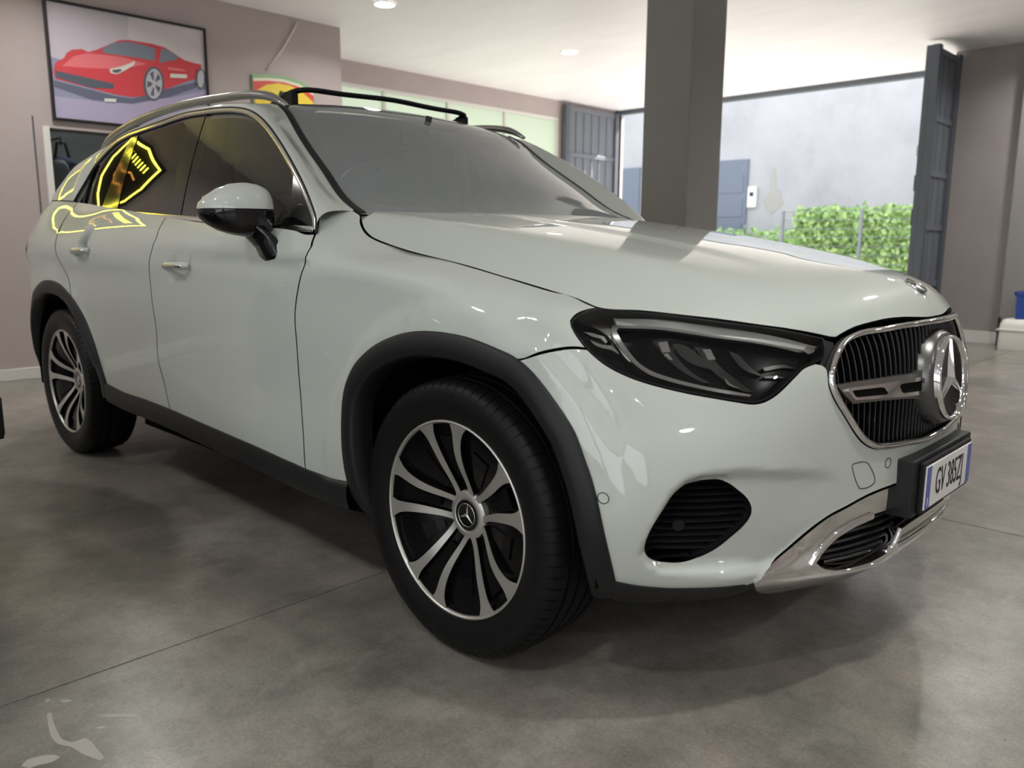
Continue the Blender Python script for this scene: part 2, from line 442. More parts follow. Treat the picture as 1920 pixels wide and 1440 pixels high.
smear([(40,1436),(50,1425),(75,1418),(104,1416),(113,1420),(100,1428),(75,1434),(55,1440)])
smear([(178,1342),(215,1339),(252,1341),(270,1346),(240,1345),(200,1345)])
smear([(176,1366),(190,1362),(200,1363),(190,1367)]); smear([(84,1312),(92,1309),(95,1313),(88,1318)]); smear([(112,1313),(130,1311),(134,1315),(120,1318)])
def struct(name, mb, m, **k): return tagobj(mb.build(name, m, **k), kind='structure')
struct('ceiling', MB().box((-6.5, -8, H), (8.2, 8.75, H+.2)), 'ceiling_plaster')
# left wall with an office window opening
WL = -4.04; wy0, wy1, wz0, wz1 = -.115, 1.15, .95, 1.895
struct('wall_left', MB().box((WL-.22, -8, 0), (WL, wy0, H)).box((WL-.22, wy1, 0), (WL, 2.55, H)).box((WL-.22, wy0, 0), (WL, wy1, wz0)).box((WL-.22, wy0, wz1), (WL, wy1, H)), 'wall_taupe')
struct('wall_return', MB().box((-5.4, 2.33, 0), (WL-.22, 2.55, H)), 'wall_taupe')
struct('baseboard_left', MB().box((WL, -8, 0), (WL+.015, 2.55, .088)), 'skirting_white', bevel=.003)
struct('trim_1', MB().box((WL, -.210, .09), (WL+.004, -.200, 1.97)), 'gate_steel')
# office behind the window
struct('wall_office', MB().box((-5.9, -1.2, 0), (-5.8, 2.33, 2.6)).box((-5.9, -1.25, 0), (WL-.22, -1.2, 2.6)).box((-5.9, -1.2, 2.55), (WL-.22, 2.33, 2.6)).box((-5.9, -1.2, .0), (WL-.22, 2.33, .02)), 'office_grey')
wn = struct('window_1', MB().box((WL-.05, wy0-.03, wz0), (WL+.012, wy0+.018, wz1+.01)).box((WL-.05, wy1-.02, wz0), (WL+.012, wy1+.03, wz1)).box((WL-.05, wy0, wz0-.02), (WL+.012, wy1, wz0+.03)), 'frame_white', bevel=.003)
glass_mat('office_pane', (.75, .80, .78), ior=1.5)
MB().box((WL-.04, wy0+.018, wz0+.03), (WL-.035, wy1-.02, wz1)).build('pane', 'office_pane', wn)
# recessed wall with shop window band
WR = -5.18
pz0, pz1, py0, py1 = .55, 2.84, 3.05, 7.08
struct('wall_back_left', MB().box((WR-.2, 2.55, pz1), (WR, 8.6, H)).box((WR-.2, 2.55, 0), (WR, 8.6, pz0)).box((WR-.2, 2.55, pz0), (WR, py0, pz1)).box((WR-.2, py1, pz0), (WR, 8.6, pz1)), 'wall_taupe')
def pane_frost():
    m = bpy.data.materials.new('frosted_pane'); m.use_nodes = True; nt = m.node_tree
    for n in list(nt.nodes):
        if n.type != 'OUTPUT_MATERIAL': nt.nodes.remove(n)
    out = nt.nodes[0]
    t = nt.nodes.new('ShaderNodeBsdfTranslucent'); t.inputs[0].default_value = (.80, .86, .74, 1)
    d = nt.nodes.new('ShaderNodeBsdfDiffuse'); d.inputs[0].default_value = (.6, .62, .56, 1)
    mx = nt.nodes.new('ShaderNodeMixShader'); mx.inputs[0].default_value = .25
    nt.links.new(t.outputs[0], mx.inputs[1]); nt.links.new(d.outputs[0], mx.inputs[2]); nt.links.new(mx.outputs[0], out.inputs[0]); MATS['frosted_pane'] = m
pane_frost()
w2 = struct('window_2', MB().box((WR-.06, py0, pz0), (WR-.01, py1, pz0+.05)).box((WR-.06, py0, pz1-.04), (WR-.01, py1, pz1)), 'frame_white')
ys = [py0, 3.94, 4.95, 5.99, py1]
for i in range(5): MB().box((WR-.06, ys[i]-.02, pz0), (WR-.008, ys[i]+.02, pz1)).build('mullion', 'frame_white', w2)
for i in range(4):
    MB().box((WR-.045, ys[i]+.02, pz0+.05), (WR-.038, ys[i+1]-.02, pz1-.04)).build('pane', 'frosted_pane', w2)
# far wall: gateway to the street
YG = 8.42
gx0, gx1 = -5.18, -.02
struct('wall_far', MB().box((-6.5, YG, 0), (gx0, YG+.25, H)).box((gx1, YG, 0), (1.2, YG+.25, H)), 'wall_taupe')
struct('trim_2', MB().box((gx0, YG, 3.02), (gx1, YG+.12, H)), 'gate_steel', bevel=.004)
struct('wall_right_block', MB().box((-.04, 7.62, 0), (.66, YG, H)), 'wall_grey')
struct('wall_right_return', MB().box((.66, 7.50, 0), (8.2, YG, H)), 'pillar_grey')
struct('baseboard_far', MB().box((-.04, 7.60, 0), (.60, 7.62, .13)).box((.60, 7.55, 0), (.66, 7.62, .13)), 'skirting_white', bevel=.003)
# wall behind the camera; its windows are unseen, added to let daylight in
def added_window_wall(name, a, b, fixed, along, n, zlo, zhi, idx):
    th = .2; mb = MB(); L = b-a; pier = .45; w_ = (L-pier*(n+1))/n
    def bx(s0, s1, z0, z1): mb.box((fixed, s0, z0) if along == 'y' else (s0, fixed-th, z0), (fixed+th, s1, z1) if along == 'y' else (s1, fixed, z1))
    bx(a, b, 0, zlo); bx(a, b, zhi, H)
    for i in range(n+1): s0 = a+i*(w_+pier); bx(s0, s0+pier, zlo, zhi)
    struct(name, mb, 'wall_taupe')
    for i in range(n):
        s0 = a+pier+i*(w_+pier); m2 = MB()
        def b2(p0, p1, z0, z1, m_=m2): m_.box((fixed+.06, p0, z0) if along == 'y' else (p0, fixed-.12, z0), (fixed+.12, p1, z1) if along == 'y' else (p1, fixed-.06, z1))
        b2(s0, s0+.05, zlo, zhi); b2(s0+w_-.05, s0+w_, zlo, zhi); b2(s0, s0+w_, zlo, zlo+.05); b2(s0, s0+w_, zhi-.05, zhi); b2(s0+w_/2-.025, s0+w_/2+.025, zlo, zhi)
        struct('window_%d' % (idx+i), m2, 'gate_steel')
struct('wall_right', MB().box((8.0, -8, 0), (8.2, 8.6, H)), 'wall_taupe')
added_window_wall('wall_near', -6.5, 8.2, -7.8, 'x', 3, .35, 2.95, 3)
# pillar
pl_ = struct('pillar', MB().box((-.786, 3.0, 0), (-.384, 3.46, H)), 'pillar_grey', bevel=.012)
# gate leaves
def gate_leaf(name, x, y0, y1, label, out=1):
    t = empty(name, (x, y0, 0)); tagobj(t, label, 'gate', 'gate leaves folded open at the gateway')
    w_ = y1-y0; hgt = 3.03
    MB().box((-.035, 0, .02), (.035, .09, hgt)).build('stile', 'gate_steel', t, bevel=.004)
    MB().box((-.035, w_-.09, .02), (.035, w_, hgt)).build('stile', 'gate_steel', t, bevel=.004)
    for z in (.03, .60, 1.2, 1.75, 2.30, hgt-.08): MB().box((-.02, .09, z), (.012, w_-.09, z+.06)).build('rail', 'gate_sheet', t, bevel=.003)
    n = max(2, int((w_-.18)/.16))
    for i in range(1, n):
        y = .09+(w_-.18)*i/n; MB().box((-.012, y-.010, .1), (.006, y+.010, hgt-.08)).build('bar', 'gate_sheet', t)
    MB().box((-.014, .09, .1), (-.006, w_-.09, hgt-.08)).build('sheet', 'gate_sheet', t)
    return t
gate_leaf('gate_leaf', -5.10, 7.12, 8.40, 'grey steel gate leaf folded open beside the frosted shop window')
t = gate_leaf('gate_leaf', .0, 6.86, 7.60, 'dark steel gate leaf folded open against the right wall')
MB().box((-.10, .02, 0.02), (-.04, .10, 3.03)).build('stile', 'gate_steel', t, bevel=.004)
for z in (.55, 1.25, 1.6): MB().box((-.115, .035, z), (-.10, .075, z+.16)).build('hinge', 'steel_dark', t, bevel=.003)
MB().box((-.118, .03, 1.95), (-.10, .08, 2.06)).build('lock_plate', 'frame_white', t, bevel=.003)

# ------------------------------------------------------------------ outside
noise_mat('street', (.26, .255, .245), (.34, .33, .32), 4, (.8, .9))
noise_mat('rendered_wall', (.33, .335, .36), (.43, .435, .46), .8, (.8, .9), c3=(.395, .40, .425))
noise_mat('leaf_green', (.16, .30, .11), (.55, .66, .27), 14, (.6, .8), c3=(.30, .48, .18))
mat('door_blue', srgb(104, 113, 130), .5)
mat('stain', (.36, .35, .34), .9)
tagobj(MB().box((-30, 8.62, -.12), (25, 30, -.03)).build('ground', 'street'), kind='structure')
YB = 17.0
struct('wall_house', MB().box((-26, YB, -.1), (16, YB+.4, 5.2)), 'rendered_wall')
dr_ = struct('door_1', MB().box((-8.35, YB-.06, 0), (-7.45, YB+.01, 3.12)), 'door_blue', bevel=.01)
for z in (.5, 1.1, 1.7, 2.3): MB().box((-8.25, YB-.075, z), (-7.55, YB-.055, z+.45)).build('door_panel', 'door_blue', dr_, bevel=.006)
struct('door_2', MB().box((-12.6, YB-.06, 0), (-10.75, YB+.01, 3.1)), 'door_blue', bevel=.01)
st = np.array([(-.1, .75), (.02, .7), (.05, .25), (.2, .05), (.27, -.12), (.1, -.3), (-.02, -.42), (-.22, -.2), (-.3, -.02), (-.1, .15)])
o = MB().prism([(p[0], p[1]) for p in st], ((-6.75, YB-.004, 2.15), (1, 0, 0), (0, 0, 1), (0, -1, 0)), 0, .004).build('plaster_patch', 'stain'); tagobj(o, 'bare plaster patch flaked off the white house wall', 'plaster patch')
mb_t = empty('meter_box', (-7.3, YB, 0)); tagobj(mb_t, 'small white meter box on the house wall by the blue door', 'meter box')
MB().box((-.12, -.09, 1.92), (.12, 0, 2.44)).build('case', 'frame_white', mb_t, bevel=.02); MB().box((-.05, -.10, 2.20), (.05, -.09, 2.30)).build('dial', 'steel_dark', mb_t)
# hedge behind a wire fence
def leafy(name, x0, x1, y0, y1, z0, z1, n, size, label):
    rng = np.random.default_rng(5); V = []; F = []
    t = empty(name, ((x0+x1)/2, y0, 0)); tagobj(t, label, 'hedge')
    core = MB().box((x0-(x0+x1)/2+.12, .12, z0), (x1-(x0+x1)/2-.12, y1-y0, z1-.12)).build('hedge_core', 'leaf_green', t)
    for i in range(n):
        x = rng.uniform(x0, x1)-(x0+x1)/2; zz = z0+(z1-z0)*rng.uniform(0, 1)**.8; y = rng.uniform(-.05, .2)
        if rng.random() < .22: zz = z1+rng.normal(0, .06); y = rng.uniform(0, y1-y0)
        a = rng.normal(size=3); a /= np.linalg.norm(a); b = np.cross(a, rng.normal(size=3)); b /= np.linalg.norm(b); s = size*rng.uniform(.6, 1.3); c = np.array([x, y, zz])
        k = len(V); V += [c-a*s, c+b*s*.5, c+a*s, c-b*s*.5]; F.append((k, k+1, k+2, k+3))
    o = mkobj('hedge_leaves', V, F, 'leaf_green', t, smooth=False); o['kind'] = 'stuff'
    return t
leafy('hedge', -4.42, 1.5, 13.25, 14.2, -.05, 1.62, 9000, .075, 'green leafy hedge behind wire fence outside the gateway')
noise_mat('grass', (.07, .15, .04), (.17, .27, .08), 9, (.8, .9))
tagobj(MB().box((-14, 12.9, -.06), (-4.45, 16.9, .0)).build('grass_verge', 'grass'), kind='structure')
leafy('low_hedge', -12.5, -4.5, 15.2, 16.0, -.05, 1.28, 3000, .07, 'low green planting at the foot of the white house wall')
fe = empty('wire_fence', (-4.45, 12.86, 0)); tagobj(fe, 'thin grey wire fence standing in front of the hedge', 'fence')
for i in range(4): MB().box((i*1.5-.025, -.02, 0), (i*1.5+.025, .03, 1.66)).build('post', 'gate_sheet', fe)
for z in np.arange(.2, 1.66, .16): MB().tube([(0, 0, z), (5.5, 0, z)], .006, 5).build('wire', 'gate_sheet', fe)

# ------------------------------------------------------------------ ceiling lamps
emit_mat('lamp_glow', (1.0, .98, .95), 14)
def ceiling_lamp(x, y, label=None):
    t = empty('ceiling_lamp', (x, y, H)); tagobj(t, label or 'recessed round ceiling downlight in the white ceiling out of view', 'ceiling light', 'recessed ceiling downlights')
    n = 28; c = [(math.cos(2*math.pi*i/n), math.sin(2*math.pi*i/n)) for i in range(n)]
    MB().loft([[(a*.105, b*.105, -.001) for a, b in c], [(a*.103, b*.103, -.012) for a, b in c], [(a*.088, b*.088, -.012) for a, b in c], [(a*.084, b*.084, -.004) for a, b in c]], closed_cols=True).build('ring', 'frame_white', t, smooth=True, auto=40)
    MB().add([(a*.085, b*.085, -.005) for a, b in c]+[(a*.085, b*.085, -.001) for a, b in c], [tuple(range(n-1, -1, -1))]+[(i, (i+1) % n, n+(i+1) % n, n+i) for i in range(n)]).build('diffuser', 'lamp_glow', t)
    ld = bpy.data.lights.new('lamp_light', 'AREA'); ld.shape = 'DISK'; ld.size = .16; ld.energy = LAMP_W; ld.color = (1.0, .97, .93); ld.spread = math.radians(150)
    lo_ = bpy.data.objects.new('lamp_light', ld); COL.objects.link(lo_); lo_.parent = t; lo_.location = (0, 0, -.016)
    return t
ceiling_lamp(-3.07, 2.35, 'round ceiling downlight nearest the car poster'); ceiling_lamp(-3.07, 4.82, 'round ceiling downlight left of the grey pillar')
for x, y in ((-3.07, -2.57), (-3.07, -.11), (-.35, -3.0), (-.35, -5.4), (2.75, -5.4), (2.75, -2.9), (2.9, -.3), (2.9, 2.35), (2.9, 4.82), (5.4, -5.4), (5.4, -2.9), (5.4, -.3), (5.4, 2.35), (5.4, 4.82), (2.9, 6.7), (1.2, 5.2), (1.2, 6.9)): ceiling_lamp(x, y)  # unseen downlights; some added to brighten the door side and right rear
# ================================================================== CAR: surfaces
car = empty('car', (0, 0, 0))
tagobj(car, 'white SUV with chrome grille and black wheel arch trim parked on concrete floor', 'car')
WHX, WHZ, TRACK = 1.444, .365, .8135

# side glass plane (tumblehome) : uv = (x, z)
_yb = Spl([-2.3, -1.9, -1.45, -1.0, -.5, 0, .5, .8, 1.1], [.70, .775, .825, .856, .871, .877, .876, .868, .85])
def Wg(uv):
    x, z = uv[:, 0], uv[:, 1]; dz = z-1.10
    return np.stack([x, _yb(x)-.30*dz-.22*dz*dz, z], 1)
def wg_y(x, z): return float(Wg(np.array([[x, z]]))[0, 1])

# belt surface: columns of 13 points from the nose round to the tail
VK = np.array([0, .06, .10, .155, .225, .295, .36, .43, .51, .59, .68, .74, .80, .86])
cols = []
def colx(x, y, z): cols.append(np.stack(np.broadcast_arrays(np.array(x, float), np.array(y, float), np.array(z, float)), 1))
colx([2.15,2.235,2.272,2.288,2.293,2.293,2.291,2.290,2.290,2.288,2.285,2.282,2.276], 0, [.20,.255,.30,.36,.44,.51,.57,.64,.72,.79,.84,.866,.889])
colx([2.135,2.222,2.258,2.274,2.280,2.280,2.278,2.276,2.274,2.268,2.258,2.249,2.235], .25, [.205,.258,.30,.36,.44,.51,.57,.64,.72,.785,.832,.858,.880])
colx([2.08,2.165,2.205,2.225,2.235,2.238,2.238,2.236,2.230,2.220,2.209,2.200,2.188], [.43,.44,.44,.44,.44,.44,.44,.44,.44,.438,.433,.428,.42], [.215,.265,.305,.36,.44,.51,.57,.64,.71,.768,.808,.832,.854])
colx([2.02,2.11,2.150,2.172,2.188,2.195,2.195,2.190,2.180,2.164,2.147,2.133,2.115], [.52,.57,.585,.595,.60,.60,.60,.60,.595,.585,.570,.555,.535], [.22,.27,.31,.365,.44,.51,.57,.635,.70,.762,.81,.847,.880])
colx([1.96,2.055,2.10,2.120,2.134,2.139,2.136,2.128,2.113,2.09,2.06,2.03,1.995], [.60,.665,.69,.705,.712,.715,.712,.708,.70,.691,.683,.678,.67], [.225,.275,.312,.368,.44,.51,.57,.63,.69,.752,.808,.858,.905])
colx([1.90,1.985,2.025,2.043,2.056,2.06,2.055,2.042,2.018,1.985,1.95,1.92,1.885], [.68,.755,.785,.80,.808,.81,.808,.803,.795,.784,.770,.757,.738], [.228,.278,.315,.37,.44,.51,.57,.63,.69,.757,.82,.873,.917])
colx([1.85,1.92,1.945,1.96,1.97,1.972,1.965,1.95,1.93,1.905,1.872,1.84,1.80], [.74,.825,.855,.872,.88,.882,.88,.877,.872,.865,.852,.832,.786], [.23,.28,.32,.375,.44,.51,.57,.63,.69,.765,.84,.89,.9205])
colx([1.80,1.85,1.86,1.87,1.875,1.875,1.87,1.86,1.845,1.825,1.795,1.768,1.735], [.77,.86,.895,.912,.918,.919,.917,.914,.909,.901,.885,.850,.796], [.232,.285,.325,.38,.44,.51,.57,.63,.70,.785,.880,.917,.938])
colx(1.66, [.79,.88,.915,.932,.938,.940,.938,.934,.928,.918,.897,.860,.801], [.235,.29,.335,.39,.45,.515,.58,.65,.73,.82,.912,.938,.955])
colx(1.45, [.80,.89,.925,.938,.944,.945,.944,.941,.934,.924,.909,.868,.804], [.235,.29,.335,.39,.45,.52,.59,.67,.76,.855,.950,.974,.993])
colx(1.25, [.81,.895,.925,.938,.943,.944,.943,.940,.934,.927,.917,.868,.797], [.235,.29,.335,.39,.455,.53,.61,.70,.80,.90,.986,1.006,1.021])
colx(1.02, [.81,.895,.925,.938,.942,.942,.941,.939,.936,.931,.923,.866,.781], [.235,.29,.335,.395,.465,.545,.63,.725,.825,.925,1.004,1.034,1.056])
colx(.85, [.815,.895,.924,.936,.940,.940,.939,.939,.938,.935,.928,.872,.750], [.235,.29,.335,.395,.468,.548,.633,.728,.828,.928,1.010,1.072,1.130])
for x, zc, zb in ((.70, 1.014, 1.100), (.45, 1.020, 1.112), (.15, 1.029, 1.126), (-.2, 1.040, 1.152), (-.6, 1.050, 1.186), (-1.0, 1.064, 1.217), (-1.35, 1.079, 1.243)):
    yb = wg_y(x, zb)+.010; e = (.945-.937)*0
    pin = .006*max(0, -x-.8)
    colx(x, [.82, .895, .922, .932, .935, .935, .936-pin*.0, .939, .942, .943, .936-pin, yb, yb-(.158 if x > .6 else .125)],
         [.235, .29, .335, .40, .47, .55, .635, .73, .83, .93, zc, zb, zb+(.098 if x > .6 else .075)])
colx(-1.70, [.80,.875,.905,.918,.925,.927,.928,.929,.930,.928,.915,.795,.68], [.24,.295,.34,.405,.475,.555,.64,.735,.835,.94,1.088,1.262,1.32])
colx([-1.98,-2.02,-2.04,-2.05,-2.06,-2.06,-2.06,-2.06,-2.055,-2.05,-2.03,-1.98,-1.95], [.73,.80,.835,.85,.862,.868,.872,.874,.874,.870,.852,.74,.63], [.25,.30,.345,.41,.48,.56,.645,.74,.84,.945,1.09,1.26,1.31])
colx([-2.14,-2.20,-2.23,-2.245,-2.255,-2.26,-2.262,-2.262,-2.258,-2.25,-2.215,-2.12,-2.05], [.62,.68,.715,.735,.752,.762,.768,.77,.768,.76,.735,.63,.53], [.26,.31,.355,.415,.485,.565,.65,.745,.845,.95,1.09,1.25,1.30])
colx([-2.24,-2.31,-2.345,-2.36,-2.37,-2.375,-2.378,-2.378,-2.37,-2.36,-2.31,-2.19,-2.10], [.42,.46,.48,.49,.50,.505,.51,.51,.508,.502,.48,.42,.36], [.27,.315,.36,.42,.49,.57,.655,.75,.85,.955,1.09,1.25,1.30])
colx([-2.28,-2.35,-2.385,-2.40,-2.41,-2.416,-2.419,-2.419,-2.41,-2.40,-2.345,-2.22,-2.12], [.20,.22,.23,.235,.24,.243,.245,.245,.244,.24,.23,.20,.17], [.27,.318,.362,.423,.493,.573,.658,.753,.853,.958,1.09,1.25,1.30])
colx([-2.285,-2.355,-2.39,-2.405,-2.415,-2.421,-2.424,-2.424,-2.415,-2.405,-2.35,-2.225,-2.125], 0, [.27,.318,.362,.423,.493,.573,.658,.753,.853,.958,1.09,1.25,1.30])
cols = np.array(cols); cols = np.concatenate([cols, cols[:, -1:]+(cols[:, -1:]-cols[:, -2:-1])*np.array([.7, .7, .5])], axis=1)     # one more row carries the surface a little past the shut lines
_mid = cols[:, 5, :]; _s = np.r_[0, np.cumsum(np.linalg.norm(np.diff(_mid, axis=0), axis=1))]
UK = np.r_[-_s[:0:-1], _s]; NET = np.concatenate([cols[:0:-1]*FLIP, cols])
NETF = NET.reshape(len(UK), -1)
UM, VM = nat_M(UK), nat_M(VK); UMAX = _s[-1]
def belt0(uv):
    uv = np.asarray(uv, float); Wu = basis(UK, UM, uv[:, 0]); Wv = basis(VK, VM, uv[:, 1])
    P = (Wu@NETF).reshape(len(uv), len(VK), 3); P = (P*Wv[:, :, None]).sum(1)
    t = VK[10]+.004-uv[:, 1]            # shoulder crease: crisp edge with a shallow hollow below it
    P[:, 1] -= np.sign(P[:, 1])*.0095*sstep(t, 0, .018)*np.exp(-np.maximum(t, 0)/.060)*sstep(P[:, 0], -.9, .7)*(1-sstep(P[:, 0], 1.62, 1.84))*(np.abs(P[:, 1]) > .5)
    sg = np.sign(P[:, 1]); ax = np.abs(P[:, 1]) > .6
    for cx in (1.452, -1.446):          # swollen lip round the wheel openings
        r = np.hypot(P[:, 0]-cx, P[:, 2]-.362)
        P[:, 1] += sg*ax*.009*(1-sstep(r, .525, .575))*sstep(P[:, 2], .3, .5)
    return P
_UT = {}
def ucol(x, k=5):
    """u of the side station at length x (k-th level)"""
    us = np.linspace(.9, UMAX-.9, 2000)
    if k not in _UT: _UT[k] = belt0(np.stack([us, np.full(2000, VK[k])], 1))[:, 0]
    return float(us[np.argmin(np.abs(_UT[k]-x))])
RS = lambda S: (lambda uv: S(uv)*FLIP)
VR = (0.0, .86)
RB0 = RS(belt0)
def bpix(pts): return pix_on(RB0, pts, (-.1, 4.6), VR, (420, 120), key='belt')

# ---- traced lines on the body
PX_G = [(676,402),(677,415),(681,428),(690,440),(710,452),(740,463),(800,480),(880,500),(960,524),(1040,548),(1085,562),(1120,577)]
PX_HLtop = [(1200,583),(1300,594),(1400,607),(1480,619),(1545,633)]
PX_HLlow = [(1508,690),(1490,707),(1470,727),(1448,745),(1430,754),(1413,757),(1382,753),(1340,746),(1300,739),(1250,728),(1200,714),(1165,700),(1130,680),(1100,654),(1082,631),(1072,613),(1070,602),(1078,592),(1095,583)]
PX_grille = [(1757,597),(1707,607),(1657,616),(1607,626),(1585,636),(1568,657),(1557,683),(1553,705),(1555,725),(1565,750),(1582,778),(1599,806),(1612,824),(1624,834),(1638,840),(1660,840),(1697,834),(1733,827)]
PX_archF = [(655,905),(645,850),(643,790),(647,735),(660,697),(690,660),(740,632),(800,623),(870,633),(930,655),(970,675),(1000,702),(1030,740),(1070,800),(1098,870),(1123,960),(1142,1045),(1152,1090)]
PX_fd = [(592,437),(584,462),(573,483),(563,522),(556,559),(553,591),(556,639),(560,697),(565,760),(569,820),(573,880)]
PX_dd = [(312,406),(293,446),(284,472),(280,512),(284,554),(293,617),(296,670),(309,723),(319,768)]
PX_fbgap = [(1096,649),(1060,653),(1010,663),(970,675)]
PX_bumpbot = [(1153,1091),(1192,1099),(1250,1104),(1300,1104),(1350,1102),(1407,1096)]
PX_chrtop = [(1412,1091),(1462,1042),(1520,992),(1555,967),(1587,950),(1630,927),(1690,903)]
PX_fog = [(1345,900),(1320,901),(1295,906),(1275,916),(1257,935),(1240,962),(1222,992),(1212,1015),(1210,1032),(1216,1042),(1230,1049),(1255,1052),(1285,1050),(1312,1042),(1337,1030),(1370,1005),(1395,982),(1406,965),(1407,952),(1402,940),(1382,920),(1362,906)]
PX_recess = [(1198,1038),(1207,1012),(1230,968),(1253,927),(1285,897),(1320,886),(1380,881),(1480,881),(1560,882),(1610,900),(1650,930),(1590,975),(1520,1020),(1465,1066),(1430,1082),(1390,1082),(1337,1083),(1285,1083),(1240,1080),(1212,1064)]
B = {k: bpix(v) for k, v in dict(G=PX_G, hlt=PX_HLtop, hll=PX_HLlow, gr=PX_grille, fd=PX_fd, dd=PX_dd, fb=PX_fbgap, bb=PX_bumpbot, ct=PX_chrtop, fog=PX_fog, rec=PX_recess).items()}
B['af'] = bpix(PX_archF)
HANDLES = ((-.012, .972), (-.985, 1.014))
RECP = smooth_poly(B['rec'], True, 60, .05)
def belt(uv):
    uv = np.asarray(uv, float); P = belt0(uv); a = uv.copy(); a[:, 0] = np.abs(a[:, 0])
    m = (a[:, 0] > RECP[:, 0].min()-.05) & (a[:, 0] < RECP[:, 0].max()+.05)
    if m.any():
        q = a[m]; sd = distpoly(RECP, q)*np.where(inpoly(RECP, q), 1, -1)
        dep = .036*sstep(sd, -.003, .036)*sstep(q[:, 0], .42, .75)
        P[m, 0] -= .80*dep; P[m, 1] -= np.sign(P[m, 1])*.55*dep
    for hx, hz in HANDLES:              # finger bowls behind the door handles
        r = np.hypot((P[:, 0]-hx)/.088, (P[:, 2]-hz+.004)/.055); P[:, 1] -= np.sign(P[:, 1])*.022*(1-sstep(r, .55, 1.0))*(np.abs(P[:, 1]) > .5)
    return P

for _k, _p in (('fog', PX_fog), ('ct', PX_chrtop), ('bb', PX_bumpbot)): B[_k] = pix_on(RS(belt), _p, (-.1, 1.6), VR, (260, 110), key='beltr')

# hood: uv = (x, y)
_E = np.array([(.829,.735,1.149),(.845,.745,1.127),(.906,.765,1.087),(.972,.775,1.067),(1.06,.785,1.05),(1.213,.795,1.027),(1.391,.803,1.003),(1.546,.805,.976),(1.68,.80,.951),(1.795,.785,.9215),(1.88,.742,.917),(1.98,.68,.907),(2.065,.604,.892),(2.127,.524,.877),(2.188,.42,.855)])
_yE, _zE = Spl(_E[:, 0], _E[:, 1]), Spl(_E[1:, 0], _E[1:, 2])
_yC = Spl([.8,1.1,1.4,1.7,1.9,2.08,2.19,2.3], [.705,.68,.642,.597,.55,.47,.39,.30])
_zC = Spl([.8,1.1,1.4,1.7,1.9,2.08,2.19,2.3], [1.156,1.125,1.088,1.042,1.003,.952,.905,.85])
_zc = Spl([.8,1.1,1.4,1.7,1.9,2.05,2.15,2.3], [1.176,1.146,1.110,1.066,1.032,1.004,.984,.955])
_xf = Spl([-.6,-.42,-.37,-.25,-.12,0,.12,.25,.37,.42,.6], [2.12,2.188,2.207,2.235,2.264,2.276,2.264,2.235,2.207,2.188,2.12])
_zf = Spl([-.45,-.37,-.25,-.12,0,.12,.25,.37,.45], [.852,.866,.879,.886,.889,.886,.879,.866,.852])
def hood(uv):
    x, y = uv[:, 0], np.abs(uv[:, 1])
    yE, zE, yC, zC, zc = _yE(x), _zE(np.maximum(x, .845)), _yC(x), _zC(x), _zc(x)
    plat = zc+(zC-zc)*(y/yC)**2
    s = np.maximum(_xf(np.clip(uv[:, 1], -.6, .6))-x, -.02)
    # rounded nose in front of the plateau
    p0 = zc*0+_zc(_xf(np.clip(y, 0, .45)))+(_zC(_xf(np.clip(y, 0, .45)))-_zc(_xf(np.clip(y, 0, .45))))*(np.clip(y, 0, .45)/_yC(_xf(np.clip(y, 0, .45))))**2
    plat = plat-(p0-_zf(np.clip(y, 0, .45)))*np.exp(-np.maximum(s, 0)/.045)*(1-sstep(y, .36, .5))
    side = zE+(zC-zE)*(yE-y)/np.maximum(yE-yC, .03)
    k = .0065+.025*sstep(x, 1.9, 2.15)
    z = -k*np.logaddexp(-plat/k, -side/k)+k*.25
    dome = .006*(1-sstep(y, .30, .36))*sstep(x, .9, 1.1)*(1-sstep(x, 1.75, 2.1))
    return np.stack([x, uv[:, 1], z+dome], 1)

# windshield: uv = (a*.7, b)
_we = np.array([(.829,.735,1.146),(.70,.715,1.195),(.57,.69,1.279),(.44,.665,1.363),(.30,.635,1.461),(.217,.617,1.523),(.153,.602,1.553)])
_wc = np.array([(1.02,0,1.150),(.90,0,1.205),(.745,0,1.290),(.59,0,1.378),(.40,0,1.487),(.26,0,1.558),(.14,0,1.596)])
_wb = np.r_[0, np.cumsum(np.linalg.norm(np.diff(_wc, axis=0), axis=1))]
_WE, _WC = Spl(_wb, _we), Spl(_wb, _wc); WB = _wb[-1]
def shield(uv):
    a = uv[:, 0]/.7; e, c = _WE(uv[:, 1]), _WC(uv[:, 1]); q = (np.abs(a)**2.2)[:, None]
    P = c+(e-c)*q; P[:, 1] = e[:, 1]*a
    return P
# roof: uv = (x, y)
_rc = Spl([-1.9,-1.75,-1.4,-1.0,-.6,-.2,.14,.3], [1.50,1.525,1.578,1.618,1.633,1.626,1.596,1.57])
_re = Spl([-1.9,-1.75,-1.4,-1.0,-.6,-.2,.153,.3], [1.465,1.49,1.545,1.585,1.60,1.592,1.556,1.53])
def roof(uv):
    x, y = uv[:, 0], uv[:, 1]; t = np.abs(y)/.60
    xs = np.minimum(x, .30)
    return np.stack([x, y, _rc(xs)+(_re(xs)-_rc(xs))*t**2.2], 1)
# ================================================================== CAR: body panels
SIDES = ((True, 'right'), (False, 'left'))     # mirror=True builds the side that faces the camera
vb = VK[11]
def zline(x0, x1, z, n=14, S=belt0):
    """uv points along the side at height z"""
    out = []
    for x, zz in zip(np.linspace(x0, x1, n), np.linspace(z[0], z[1], n)):
        u = ucol(x, 4); vs = np.linspace(0, .8, 400); P = S(np.stack([np.full(400, u), vs], 1)); out.append((u, vs[np.argmin(np.abs(P[:, 2]-zz))]))
    return np.array(out)
GAP = .0028
u_belt = lambda x: ucol(x, 11)
